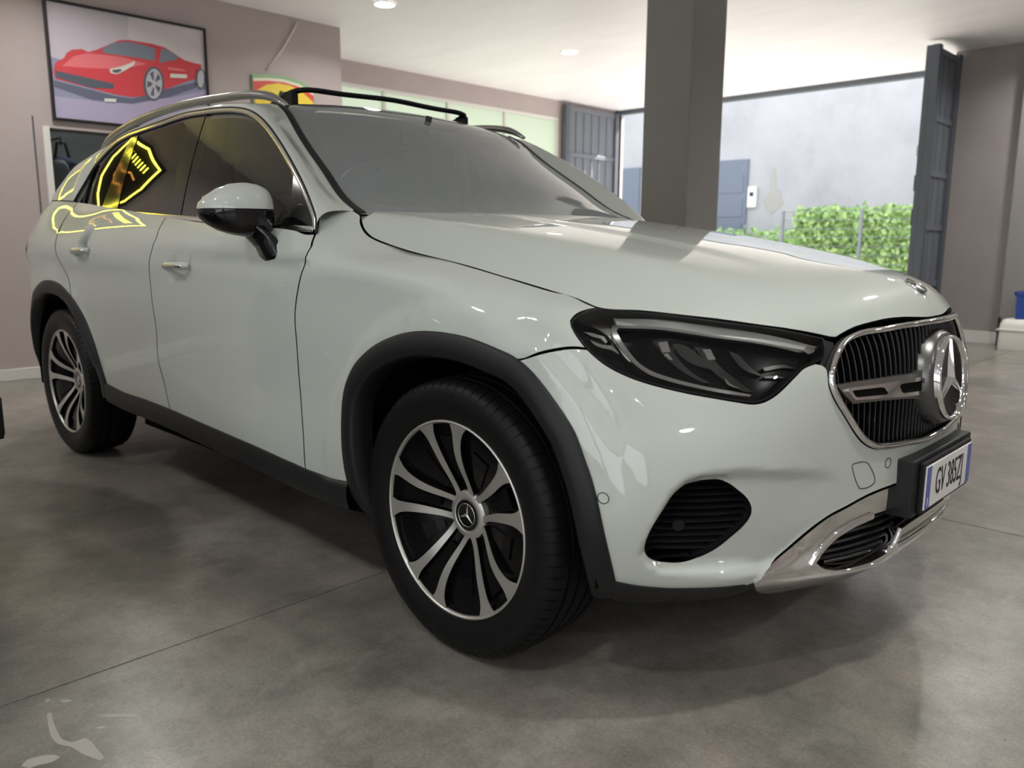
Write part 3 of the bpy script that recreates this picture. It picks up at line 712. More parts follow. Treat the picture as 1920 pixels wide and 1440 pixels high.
# wheel-opening outline for the rear wheel (side elevation x,z -> uv)
def xz_uv(pts):
    us = np.linspace(.95, UMAX-.3, 620); vs = np.linspace(0, .8, 161)
    g = np.stack(np.meshgrid(us, vs, indexing='ij'), -1).reshape(-1, 2); out = []
    if 'xz' not in _GRID: _GRID['xz'] = belt0(g)
    P = _GRID['xz']
    for x, z in pts:
        k = np.argmin((P[:, 0]-x)**2+(P[:, 2]-z)**2); q = g[k].copy()
        for _ in range(8):
            p = belt0(q[None])[0][[0, 2]]-np.array([x, z]); J = np.stack([(belt0((q+[1e-4, 0])[None])[0][[0, 2]]-np.array([x, z])-p)/1e-4, (belt0((q+[0, 1e-4])[None])[0][[0, 2]]-np.array([x, z])-p)/1e-4], 1)
            q = q-np.linalg.lstsq(J, p, rcond=None)[0]
        out.append(q)
    return np.array(out)
AR_XZ = [(-.85, .43), (-.90, .52), (-.955, .62), (-1.03, .715), (-1.13, .79), (-1.27, .845), (-1.444, .865), (-1.62, .845), (-1.76, .79), (-1.86, .71), (-1.925, .61), (-1.955, .50), (-1.965, .40)]
B['ar'] = xz_uv(AR_XZ)
rq = xz_uv([(-1.42, 1.24), (-1.40, 1.18), (-1.345, 1.09), (-1.29, 1.0), (-1.24, .92), (-1.19, .862), (-1.15, .80)])
k_ar = int(np.argmin(np.linalg.norm(B['ar']-rq[-1], axis=1)))
sillF = bpix([(573, 880), (600, 890), (625, 899), (655, 906)])
sillM = np.array([(B['dd'][-1])]+[tuple(q) for q in bpix([(360, 786), (420, 812), (480, 838), (530, 861)])]+[B['fd'][-1]])
sillR = np.vstack([B['ar'][0][None], bpix([(230, 735), (270, 749)]), B['dd'][-1][None]])
apx = bpix([(596, 412), (595, 392), (614, 385), (643, 382), (660, 391), (670, 398)])
hl_outer = B['hll'][::-1]            # from hood corner round the outer tip and forward
n_tip = int(np.argmin(np.linalg.norm(hl_outer-B['fb'][0], axis=1)))
fb = np.vstack([hl_outer[n_tip][None], B['fb'][1:]])
k_fb = PX_archF.index((970, 675))
fender_o = np.vstack([B['fd'][::-1], apx, B['G'], hl_outer[:n_tip+1], fb[1:], B['af'][:k_fb][::-1], sillF[::-1][1:-1]])
door_top_f = np.stack([np.linspace(B['fd'][0][0]+.012, B['dd'][0][0], 14), np.full(14, vb)], 1)
front_o = np.vstack([B['fd'], sillM[::-1][1:-1], B['dd'][::-1][:-1], [[B['dd'][0][0], vb]], door_top_f[::-1][1:]])
u_rq = rq[0][0]
door_top_r = np.stack([np.linspace(B['dd'][0][0], u_rq, 12), np.full(12, vb)], 1)
rear_o = np.vstack([[[B['dd'][0][0], vb]], B['dd'][1:], sillR[::-1][1:], B['ar'][1:k_ar], rq[::-1][:-1], [[u_rq, vb]], door_top_r[::-1][1:-1]])
ub = UMAX
quarter_o = np.vstack([[[u_rq, vb]], rq[1:], B['ar'][k_ar+1:], [[B['ar'][-1][0]+.06, B['ar'][-1][1]-.03], [ub, .16], [ub, vb]]])
parts = {}
for mir, side in SIDES:
    panel('front_fender', belt, fender_o, 'paint', car, inset=GAP, mirror=mir, step=.03)
    d1 = panel('front_door', belt, front_o, 'paint', car, inset=GAP, mirror=mir, step=.035)
    d2 = panel('rear_door', belt, rear_o, 'paint', car, inset=GAP, mirror=mir, step=.035)
    panel('rear_quarter', belt, quarter_o, 'paint', car, inset=GAP, mirror=mir, step=.045, corner=30)
    parts['door_f', mir] = d1; parts['door_r', mir] = d2

# front bumper: right half outline then its mirror image
half = np.vstack([B['gr'][7:], [[0, B['gr'][-1][1]-.004]]])      # grille edge down to the centre line
gr_low = B['gr'][7:]
tip = bpix([(1549, 690), (1540, 684), (1528, 682)])
bump_r = np.vstack([gr_low[::-1], tip, hl_outer[::-1][:len(hl_outer)-n_tip], fb[1:], B['af'][k_fb+1:-1], B['bb'], B['ct'][1:]])
v_c = B['ct'][-1][1]
bump_o = np.vstack([[[0, gr_low[-1][1]]], bump_r, [[0, v_c]], (bump_r*[-1, 1])[::-1]])
panel('front_bumper', belt, bump_o, 'paint', car, holes=[B['fog'], (B['fog']*[-1, 1])[::-1]], inset=GAP, step=.0125, seg=.01, mirror=True, corner=42)

# hood
hp = pix_on(RS(hood), PX_G+PX_HLtop+[(1568, 636)], (.8, 2.3), (0, .82))
nose = np.array([(float(_xf(y)[0])-.004, y) for y in (.365, .30, .25, .18, .12, .06)])
hr = np.vstack([hp, nose])
rear_edge = np.array([(.84, .60), (.87, .45), (.895, .3), (.905, .15)])
hood_o = np.vstack([[[.908, 0]], rear_edge[::-1], hr, [[float(_xf(0)[0])-.004, 0]], (hr*[1, -1])[::-1], rear_edge*[1, -1]])
panel('hood', hood, hood_o, 'paint', car, inset=GAP, step=.03, mirror=True, seg=.015, corner=45, thick=.02)

# greenhouse ------------------------------------------------------------
PX_dlo = [(594,438),(594,412),(585,381),(571,347),(550,306),(525,264),(504,235),(487,218),(467,207),(446,203),(415,203),(383,207),(352,212),(300,229),(269,240),(238,252),(217,265),(196,285),(175,310),(157,337),(140,372)]
PX_dlob = [(148,390),(186,397),(248,406),(312,412),(360,416),(440,424),(523,433)]
dlo_t = pix_on(RS(Wg), PX_dlo, (-1.7, .9), (1.0, 1.62)); dlo_b = pix_on(RS(Wg), PX_dlob, (-1.7, .9), (1.0, 1.62))
dt = smooth_poly(dlo_t, False, 60, .02); db = smooth_poly(np.vstack([dlo_t[-1:], dlo_b, dlo_t[:1]]), False, 60, .02)
ring = np.vstack([dt[:-1], db[:-1]])
inner = inset_poly(ring, .022)
def split_poly(poly, px_a, px_b):
    """x positions of two px lines on the glass"""
    return pix_on(RS(Wg), [px_a, px_b], (-1.7, .9), (1.0, 1.62))
def clip(poly, a, b, keep):
    """Sutherland-Hodgman by the line a-b, keep = +1 left side"""
    out = []; n = len(poly); d = np.array([b[1]-a[1], -(b[0]-a[0])])*-keep
    f = lambda p: (p-a)@d
    for i in range(n):
        p, q = poly[i], poly[(i+1) % n]; fp, fq = f(p), f(q)
        if fp >= 0: out.append(p)
        if fp*fq < 0: out.append(p+(q-p)*fp/(fp-fq))
    return np.array(out)
lnF = split_poly(ring, (383, 214), (335, 408)); lnR = split_poly(ring, (350, 220), (318, 406))
lnQ1 = split_poly(ring, (258, 250), (217, 395)); lnQ2 = split_poly(ring, (244, 256), (187, 394))
lnM = split_poly(ring, (547, 330), (540, 430))
def seg_between(poly, l1, l2):
    p = poly
    if l1 is not None: p = clip(p, l1[0], l1[1], 1)
    if l2 is not None: p = clip(p, l2[0], l2[1], -1)
    return p
def rs_poly(p, s=.02):
    out = []
    for i in range(len(p)):
        a, b = p[i], p[(i+1) % len(p)]; k = max(1, int(np.linalg.norm(b-a)/s)); out += [a+(b-a)*t/k for t in range(k)]
    return np.array(out)
# orientation test: keep side of x greater than the line for the front glass
def side_clip(poly, ln, front):
    p = clip(poly, ln[0], ln[1], 1); q = clip(poly, ln[0], ln[1], -1)
    a, b = (p, q) if p[:, 0].mean() > q[:, 0].mean() else (q, p)
    return a if front else b
front_glass = side_clip(inner, lnF, True); mid = side_clip(inner, lnF, False)
bpil = side_clip(mid, lnR, True); rest = side_clip(mid, lnR, False)
rear_glass = side_clip(rest, lnQ1, True); rest2 = side_clip(rest, lnQ1, False)
qdiv = side_clip(rest2, lnQ2, True); quart = side_clip(rest2, lnQ2, False)
sail = side_clip(front_glass, lnM, True); front_glass = side_clip(front_glass, lnM, False)
# roof rail strip (A pillar, cant rail, D pillar): between the window line and the windshield/roof edge
xs = np.concatenate([np.linspace(.79, .25, 28), np.linspace(.22, -1.40, 40), np.linspace(-1.45, -2.10, 16)])
dto = dt[np.argsort(-dt[:, 0])]
bl = belt0(np.stack([np.linspace(ucol(-1.3, 11), UMAX-.7, 80), np.full(80, vb)], 1))
edge = np.vstack([_WE(np.linspace(0, WB, 60)), [(x, .60, float(_re(x)[0])) for x in np.linspace(.12, -1.72, 30)], [(-1.82, .60, 1.44), (-1.92, .60, 1.37), (-2.02, .60, 1.29), (-2.10, .60, 1.22), (-2.2, .60, 1.14)]])
def interp_x(tab, x): o = np.argsort(tab[:, 0]); return np.array([np.interp(x, tab[o, 0], tab[o, j]) for j in range(3)])
d3 = Wg(dt); d3 = d3[d3[:, 0] > -1.44]
lowline = np.vstack([d3, bl[bl[:, 0] < -1.46]])
rows = []
for x in xs:
    a = interp_x(lowline, x); b = interp_x(edge, x)
    n1 = surf_normal(Wg, np.array([[x, a[2]]]))[0]; t1 = np.array([0, wg_y(x, a[2]+.01)-wg_y(x, a[2]), .01]); t1 /= np.linalg.norm(t1)
    a = a+np.array([0, .004, 0])
    L = np.linalg.norm(b-a); slope = -.35 if x < .15 else -.10
    t2 = np.array([0.0, 1.0, slope]); t2 /= np.linalg.norm(t2)
    c1, c2 = a+t1*L*.42, b+t2*L*.42
    rows.append([((1-t)**3*a+3*(1-t)**2*t*c1+3*(1-t)*t*t*c2+t**3*b) for t in np.linspace(0, 1, 13)])
for mir, side in SIDES:
    mb = MB().loft(rows); mb.f = [f[::-1] for f in mb.f]
    o = mb.build('pillar_and_roof_side', 'paint', car, smooth=True, mirror=mir)
    MB().loft([[np.array(r[0])+[0, -.012, -.035]]+[np.array(p)+[0, -.016, -.012] for p in r] for r in rows[6:]]).build('pillar_lining', 'interior_grey', car, smooth=True, mirror=mir)
    dr, df = parts['door_r', mir], parts['door_f', mir]
    panel('window_glass', Wg, rs_poly(front_glass), 'side_glass', df, raw=True, mirror=mir, h=-.008, thick=0, step=.06, nsign=-1)
    panel('sail_panel', Wg, rs_poly(sail), 'gloss_black', df, raw=True, mirror=mir, h=-.006, thick=.004, step=.06, nsign=-1)
    panel('pillar_cover', Wg, rs_poly(bpil), 'gloss_black', df, raw=True, mirror=mir, h=-.006, thick=.004, step=.06, nsign=-1)
    panel('window_glass', Wg, rs_poly(rear_glass), 'privacy_glass', dr, raw=True, mirror=mir, h=-.008, thick=0, step=.06, nsign=-1)
    panel('window_divider', Wg, rs_poly(qdiv), 'gloss_black', dr, raw=True, mirror=mir, h=-.005, thick=.004, step=.06, nsign=-1)
    panel('quarter_glass', Wg, rs_poly(quart), 'privacy_glass', car, raw=True, mirror=mir, h=-.008, thick=0, step=.06, nsign=-1)
    # chrome strip: upper arc and belt strip
    up = inset_poly(ring, .009)[:len(dt)]; N = -surf_normal(Wg, up)
    ribbon('window_trim', Wg(up), N, np.interp(np.arange(len(up)), [0, 6, len(up)-10, len(up)], [.014, .018, .016, .010]), 'window_chrome', car, h0=.001, thick=.005, mirror=mir)
    lo = inset_poly(ring, .010)[len(dt)-2:]; N = -surf_normal(Wg, lo)
    ribbon('belt_trim', Wg(lo), N, .021, 'window_chrome', car, h0=.004, thick=.006, mirror=mir)
    # black rubber seal above the chrome
    sl = ring[:len(dt)]; N = -surf_normal(Wg, sl)
    ribbon('window_seal', Wg(sl), N, .007, 'matte_black', car, h0=.002, thick=.004, mirror=mir)

# windshield with black band, roof
ws = lambda b0, b1, a: np.vstack([np.stack([np.linspace(-.7*a, .7*a, 30), np.full(30, b0)], 1), np.stack([np.full(20, .7*a), np.linspace(b0, b1, 22)[1:-1]], 1), np.stack([np.linspace(.7*a, -.7*a, 30), np.full(30, b1)], 1), np.stack([np.full(20, -.7*a), np.linspace(b1, b0, 22)[1:-1]], 1)])
wsh = panel('windshield', shield, ws(.0, WB, .995), 'windshield_glass', car, raw=True, thick=0, step=.07, nsign=1)
bo = ws(.0, WB, .995); cr = smooth_poly([(-.60, .10), (0, .085), (.60, .10), (.632, .14), (.615, .5), (.60, WB-.17), (.57, WB-.125), (.22, WB-.115), (.17, WB-.13), (.13, WB-.20), (.08, WB-.235), (-.08, WB-.235), (-.13, WB-.20), (-.17, WB-.13), (-.22, WB-.115), (-.57, WB-.125), (-.60, WB-.17), (-.615, .5), (-.632, .14)], True, 70, .03)
panel('black_edge_band', shield, bo, 'gloss_black', wsh, holes=[cr], raw=False, smooth=False, h=-.004, thick=0, step=.07, nsign=1, label='black printed band round the windshield')
rf = lambda x0, x1, yy, n=24: np.vstack([np.stack([np.full(n, x0), np.linspace(-yy, yy, n)], 1), np.stack([np.linspace(x0, x1, 32)[1:-1], np.full(30, yy)], 1), np.stack([np.full(n, x1), np.linspace(yy, -yy, n)], 1), np.stack([np.linspace(x1, x0, 32)[1:-1], np.full(30, -yy)], 1)])
op = rs_poly(np.array([(-.62, -.42), (-.02, -.42), (-.02, .42), (-.62, .42)]), .06)
panel('roof_glass', roof, rf(-1.70, .135, .598), 'roof_glass', car, holes=[op], raw=True, thick=.02, step=.08, nsign=1)
# ================================================================== CAR: trim and details
def offS(S, h): return lambda uv: S(uv)+h*surf_normal(S, np.asarray(uv, float))
def opix(pts, h): return pix_on(RS(offS(belt0, h)), pts, (-.1, 2.0), VR, (200, 100), key=('o', h))
sym = lambda half: np.vstack([half, (half*[-1, 1])[::-1]])

# dark structure behind the openings
core = sym(np.vstack([[[0, .045]], [[.5, .045], [1.0, .06], [1.22, .08], [1.22, .60], [1.12, .66], [.9, .74], [.5, .76]], [[0, .76]]])[1:])
panel('bumper_core', belt0, rs_poly(core, .05), 'void_black', car, raw=True, h=-.085, thick=0, step=.08)
for mir, side in SIDES:
    dc = np.vstack([zline(.93, -.83, (.40, .43), 12), xz_uv([(-.93, .62), (-1.1, .85), (-1.3, 1.0), (-1.35, 1.2)]), [[ucol(-.5, 11), vb-.01], [ucol(.2, 11), vb-.01], [ucol(.68, 11), vb-.01]], xz_uv([(.92, .98), (1.0, .8), (.96, .6)])])
    panel('door_core', belt0, rs_poly(dc, .06), 'void_black', car, raw=True, h=-.045, thick=0, step=.12, mirror=mir)
ub_ = MB().box((-.95, -.74, .20), (.95, .74, .235)).box((.95, -.56, .24), (1.92, .56, .28)).box((-2.15, -.56, .21), (-.95, .56, .25)).box((.92, -.56, .25), (1.0, .56, 1.0)).box((1.0, -.56, .25), (1.95, -.5, .86)).box((1.0, .5, .25), (1.95, .56, .86)).box((-1.0, -.56, .25), (-.94, .56, .9)).box((-1.95, -.56, .25), (-1.0, -.5, .9)).box((-1.95, .5, .25), (-1.0, .56, .9))
ub_.build('underbody', 'void_black', car)
for cx in (WHX, -WHX):
    for sg in (-1, 1):
        rows = []
        for a in np.linspace(math.radians(-6), math.radians(188), 30):
            c, s = math.cos(a), math.sin(a); r = .455
            rows.append([(cx+.004+r*c, sg*.905, .365+r*s), (cx+.004+(r+.004)*c, sg*.80, .365+(r+.004)*s), (cx+.004+r*c, sg*.56, .365+r*s)])
        MB().loft(rows).build('wheel_arch_liner', 'void_black', car, smooth=True)

# wheel arch trims and sills (black plastic)
def trim_loft(uvs, centre, name, mir, wd=.060):
    P = belt(uvs); N = surf_normal(belt, uvs); rows = []
    for p, n in zip(P, N):
        d = np.array([centre[0]-p[0], 0, centre[1]-p[2]]); d -= n*(d@n); d /= np.linalg.norm(d)
        rows.append([p-n*.010-d*.003, p+n*.004-d*.003, p+n*.009+d*.004, p+n*.010+d*wd*.55, p+n*.008+d*wd*.9, p+n*.002+d*wd, p-n*.030+d*(wd+.004), p-n*.060+d*(wd+.004)])
    MB().loft(rows).build(name, 'cladding', car, smooth=True, mirror=mir, auto=50)
afx = smooth_poly(np.vstack([[B['af'][0]+[-.02, -.085]], B['af'], [B['af'][-1]+[-.004, -.045]]]), False, 60, .02)
arx = smooth_poly(np.vstack([[B['ar'][0]+[0, -.06]], B['ar'], [B['ar'][-1]+[0, -.08]]]), False, 60, .02)
sx = np.vstack([sillF[::-1], sillM[::-1][1:], sillR[::-1][1:]])
sxx = smooth_poly(sx, False, 60, .04); sP = belt(sxx); sN = surf_normal(belt, sxx)
for mir, side in SIDES:
    trim_loft(afx, (1.452, .362), 'front_arch_trim', mir)
    trim_loft(arx, (-1.446, .362), 'rear_arch_trim', mir)
    rows = []
    for p, n in zip(sP, sN):
        q = np.array([p[0], p[1], p[2]]); z0 = q[2]
        rows.append([q+n*-.008+[0, 0, .004], q+n*.006+[0, 0, .002], q+n*.012+[0, 0, -.012], (q[0], q[1]+.012, z0-.048), (q[0], q[1]+.004, z0-.078), (q[0], q[1]-.035, z0-.096), (q[0], q[1]-.10, z0-.110), (q[0], q[1]-.22, z0-.13)])
    MB().loft(rows).build('sill_trim', 'cladding', car, smooth=True, mirror=mir, auto=50)

# lower lip and chrome skid plate
PX_open_t = [(1519,1053),(1530,1035),(1555,1007),(1587,985),(1630,965),(1687,944)]
op_t = pix_on(RS(belt), PX_open_t, (-.1, 1.6), VR, (260, 110), key='beltr')
op_b = np.array([(.14, .166), (.185, .163), (.212, .118), (.26, .102), (.35, .100), (.438, .113), (.483, .128)]); ch_b = np.array([(.655, .095), (.60, .066), (.55, .050)])
vbt = .048
chr_half = np.vstack([[[0, vbt]], [[u, vbt+.004*u] for u in np.linspace(.12, max(.2, ch_b[-1][0]-.10), 7)], ch_b[::-1], B['ct']+[0, -.001], [[0, v_c-.001]]])
open_half = np.vstack([[[0, op_t[-1][1]+.004]], op_t[::-1], op_b[::-1], [[0, op_b[0][1]+.004]]])
skid = panel('skid_plate', belt, np.vstack([chr_half, (chr_half[1:-1]*[-1, 1])[::-1]]), 'chrome', car, holes=[np.vstack([open_half, (open_half[1:-1]*[-1, 1])[::-1]])], h=.005, thick=.035, step=.022, seg=.01, mirror=True, corner=50, label='chrome skid plate under the bumper')
ol = smooth_poly(np.vstack([op_t[::-1][1:], op_b[::-1], [[0, .168]]]), False, 50, .012)
P = belt(ol); N = surf_normal(belt, ol)
for mir, side in SIDES: ribbon('opening_rim', P+N*.006, N, .016, 'chrome', skid, h0=.001, thick=.006, mirror=mir)
rg = np.stack([np.linspace(-.20, .20, 24), np.full(24, .128)], 1); P = belt(rg)*FLIP; N = surf_normal(belt, rg)*FLIP
ribbon('skid_ridge', P+N*.006, N, .022, 'chrome', skid, h0=.002, thick=.008)
lip_u = np.linspace(-1, 1, 81)
ul = afx[-1][0]; rows = []
for t in lip_u:
    u = t*(ul+.01); au = abs(u)
    vt = np.interp(au, np.r_[0, .3, ch_b[-1][0], B['bb'][-1][0], B['bb'][::-1][1:, 0]], np.r_[.058, .060, ch_b[-1][1]+.004, B['bb'][-1][1]+.004, B['bb'][::-1][1:, 1]+.003])
    q = np.array([[u, vt], [u, vt-.012], [u, max(.028, vt-.055)], [u, .012], [u, .0]]); p = belt0(q); n = surf_normal(belt0, q)
    hh = np.interp(au, [0, .55, .72, .85], [-.022, -.018, .003, .006])
    rows.append([p[0]-n[0]*.012, p[0]+n[0]*hh, p[1]+n[1]*(hh+.004), p[2]+n[2]*(hh+.004), p[3]+n[3]*hh*.5, p[4]-[.06, 0, 0]])
MB().loft(rows).build('front_lip', 'cladding', car, smooth=True, auto=50)
# lower grille: slats
lg = empty('lower_grille', (0, 0, 0), car)
OPN = smooth_poly(np.vstack([open_half, (open_half[1:-1]*[-1, 1])[::-1]]), True, 50, .015)
def slat_rows(poly, vlist, parent, name, m, h0, h1, th, S=belt, dv=0.):
    for v in vlist:
        us = np.linspace(poly[:, 0].min(), poly[:, 0].max(), 400); ok = inpoly(poly, np.stack([us, np.full(400, v)], 1))
        idx = np.where(ok)[0]
        if len(idx) < 6: continue
        runs = np.split(idx, np.where(np.diff(idx) > 1)[0]+1)
        for r in runs:
            if len(r) < 6: continue
            uu = np.linspace(us[r[0]], us[r[-1]], max(6, int((us[r[-1]]-us[r[0]])/.03)))
            q = np.stack([uu, np.full(len(uu), v)], 1); p = S(q); n = surf_normal(S, q); z = np.array([0, 0, 1.])
            MB().loft([[a+b*h0+z*(th+dv), a+b*h1+z*th, a+b*(h1+.003), a+b*h1-z*th, a+b*h0-z*(th-dv)] for a, b in zip(p, n)]).build(name, m, parent, smooth=True, mirror=True, auto=40)
slat_rows(OPN, np.linspace(OPN[:, 1].min()+.012, OPN[:, 1].max()-.008, 7), lg, 'slat', 'slat_black', -.06, -.022, .004)

# fog intakes
for mir, side in SIDES:
    fi = empty('fog_intake', (0, 0, 0), car)
    fp = smooth_poly(B['fog'], True, 60, .015); P = belt(fp); N = surf_normal(belt, fp)
    mb = MB().loft([[p-n*.004 for p, n in zip(P, N)], [p-n*.07 for p, n in zip(P, N)]], closed_cols=True); mb.build('intake_wall', 'matte_black', fi, smooth=True, mirror=mir)
    P2 = smooth_poly(B['fog'], True, 60, .012)
    lo_, hi_ = P2[:, 1].min(), P2[:, 1].max()
    for v in np.linspace(lo_+.006, hi_-.008, 12):
        us = np.linspace(P2[:, 0].min(), P2[:, 0].max(), 300); idx = np.where(inpoly(P2, np.stack([us, np.full(300, v)], 1)))[0]
        if len(idx) < 5: continue
        uu = np.linspace(us[idx[0]]+.002, us[idx[-1]]-.002, 9); q = np.stack([uu, np.full(9, v)], 1); p = belt(q); n = surf_normal(belt, q); z = np.array([0, 0, 1.])
        MB().loft([[a-b*.055+z*.006, a-b*.016+z*.0022, a-b*.013, a-b*.016-z*.0022, a-b*.05-z*.0045] for a, b in zip(p, n)]).build('slat', 'slat_black', fi, smooth=True, mirror=mir, auto=40)
    q = bpix([(1287, 1000)]); p = belt(q)[0]; n = surf_normal(belt, q)[0]
    MB().tube([p-n*.04, p-n*.010], .013, 16).build('parking_sensor', 'matte_black', fi, smooth=True, mirror=mir, auto=40)

# headlights -------------------------------------------------------------
hl_uv = np.vstack([bpix([(1122, 577)]), B['hlt'], bpix([(1549, 645), (1545, 672), (1530, 681)]), B['hll']])
br_uv = np.vstack([bpix([(1548, 634), (1566, 640)]), B['gr'][5:8]+[.004, 0], bpix([(1549, 689), (1541, 683), (1547, 660)])])
GP = []      # grille polygon (uv) right half
def lamp_poly(pxs, h): return opix(pxs, h)
LAMP = [ # name, material, h, thickness, traced outline
 ('light_guide', 'light_guide', -.022, .012, [(1150,597),(1190,598),(1300,607),(1400,621),(1480,637),(1530,650),(1522,659),(1480,652),(1400,637),(1300,624),(1200,614),(1158,611)]),
 ('daytime_light', 'reflector', -.020, .010, [(1147,609),(1200,611),(1300,622),(1400,637),(1500,658),(1498,661),(1400,641),(1300,627),(1200,616),(1160,615),(1156,620),(1166,640),(1180,660),(1200,682),(1225,697),(1260,709),(1320,724),(1370,733),(1409,740),(1406,744),(1368,739),(1318,730),(1255,715),(1215,701),(1190,683),(1165,655),(1148,627)]),
 ('corner_reflector', 'reflector', -.026, .010, [(1082,602),(1098,600),(1125,605),(1146,617),(1160,640),(1172,660),(1182,680),(1170,668),(1150,640),(1132,624),(1105,610)]),
 ('corner_reflector', 'reflector', -.024, .008, [(1094,622),(1112,625),(1132,631),(1139,641),(1136,644),(1126,635),(1108,630)]),
 ('corner_reflector', 'reflector', -.024, .008, [(1106,637),(1122,644),(1146,648),(1159,660),(1161,665),(1150,658),(1128,652),(1114,646)]),
 ('end_cap', 'satin_chrome', -.018, .012, [(1514,648),(1528,651),(1526,660),(1516,664),(1506,658)]),
 ('lamp_module', 'lamp_dark', -.034, .02, [(1223,640),(1240,636),(1252,640),(1262,660),(1300,700),(1332,718),(1318,718),(1270,690),(1240,662)]),
 ('lamp_module', 'lamp_dark', -.034, .02, [(1262,644),(1285,648),(1308,664),(1332,692),(1322,690),(1290,678),(1270,660)]),
 ('lamp_module', 'lamp_dark', -.034, .02, [(1302,650),(1322,652),(1340,676),(1380,712),(1412,736),(1396,734),(1356,712),(1322,680)]),
 ('lamp_module', 'lamp_dark', -.034, .02, [(1366,658),(1382,664),(1400,682),(1428,705),(1416,702),(1396,694),(1378,676)]),
 ('lamp_lens_block', 'reflector', -.032, .012, [(1234,642),(1251,640),(1257,660),(1242,661)]),
 ('lamp_lens_block', 'reflector', -.032, .012, [(1318,655),(1332,655),(1342,674),(1328,675)]),
 ('rear_fin', 'reflector', -.030, .012, [(1358,708),(1372,722),(1388,728),(1376,726),(1366,722)]),
 ('rear_fin', 'reflector', -.030, .012, [(1252,662),(1262,676),(1256,674),(1246,664)]),
 ('inner_curve', 'lamp_dark', -.036, .01, [(1432,706),(1463,706),(1475,710),(1462,709),(1434,709)]),
 ('inner_curve', 'lamp_dark', -.036, .01, [(1430,690),(1470,684),(1496,692),(1470,690),(1434,696)]),
]
for mir, side in SIDES:
    hl = empty('headlight', (0, 0, 0), car)
    panel('lens', belt, hl_uv, 'lamp_lens', hl, h=.001, thick=0, inset=.003, mirror=mir, step=.025, corner=50)
    panel('housing', belt, hl_uv, 'housing_black', hl, h=-.048, thick=0, inset=-.006, mirror=mir, step=.03, corner=50)
    ringp = smooth_poly(hl_uv, True, 50, .012); ins = inset_poly(ringp, .009)
    P = belt(inset_poly(ringp, .004)); N = surf_normal(belt, ringp)
    wall = [[p-n*.002 for p, n in zip(P, N)], [p-n*.05 for p, n in zip(P, N)]]
    MB().loft(wall, closed_cols=True).build('lamp_wall', 'matte_black', hl, smooth=True, mirror=mir)
    panel('seal', belt, ringp, 'matte_black', hl, holes=[ins], raw=True, h=-.0015, thick=.01, inset=.002, mirror=mir, step=.05)
    for nm, mt, hh, th, pxs in LAMP:
        panel(nm, belt0, lamp_poly(pxs, hh), mt, hl, h=hh, thick=th, mirror=mir, step=.02, seg=.008, corner=45)
    panel('lamp_bridge', belt, br_uv, 'matte_black', car, h=-.006, thick=.01, mirror=mir, step=.03, corner=30)

# grille -------------------------------------------------------------------
gr = B['gr'].copy(); gr = gr[np.abs(gr[:, 0]) > .03]
gh = np.vstack([[[0, gr[0][1]+.003]], gr, [[0, gr[-1][1]]]])
gfull = np.vstack([gh, (gh[1:-1]*[-1, 1])[::-1]])
GPOLY = smooth_poly(gfull, True, 60, .012)
grille = empty('grille', (0, 0, 0), car)
panel('backing', belt, GPOLY, 'void_black', grille, raw=True, h=-.035, thick=0, inset=-.01, mirror=True, step=.05)
fr = inset_poly(GPOLY, .007); P = belt(fr); N = surf_normal(belt, fr)
k = len(P); Pm = P*FLIP; Nm = N*FLIP
MB().tube(Pm+Nm*.003, .0075, 10, closed=True, flat=(1., 1.15), up=Nm).build('chrome_frame', 'chrome', grille, smooth=True)
fr2 = inset_poly(GPOLY, -.003); P = belt(fr2)*FLIP; N = surf_normal(belt, fr2)*FLIP
MB().tube(P-N*.006, .006, 6, closed=True, up=N).build('frame_seal', 'matte_black', grille, smooth=True)
inn = inset_poly(GPOLY, .012)
for u in np.arange(-.52, .521, .0215):
    vs = np.linspace(inn[:, 1].min(), inn[:, 1].max(), 240); idx = np.where(inpoly(inn, np.stack([np.full(240, u), vs], 1)))[0]
    if len(idx) < 12: continue
    vv = np.linspace(vs[idx[0]], vs[idx[-1]], 14); q = np.stack([np.full(14, u), vv], 1); p = belt0(q)*FLIP; n = surf_normal(belt0, q)*FLIP
    y = np.array([0, 1., 0])
    MB().loft([[a-b*.034-y*.002, a-b*.012-y*.0014, a-b*.010, a-b*.012+y*.0014, a-b*.034+y*.002] for a, b in zip(p, n)]).build('slat', 'housing_black', grille, smooth=True, auto=40)
    MB().loft([[a-b*.0108-y*.0009, a-b*.0094, a-b*.0108+y*.0009] for a, b in zip(p, n)]).build('slat_glint', 'slat_highlight', grille, smooth=True)  # lighter strip that paints a highlight along the fin's front edge
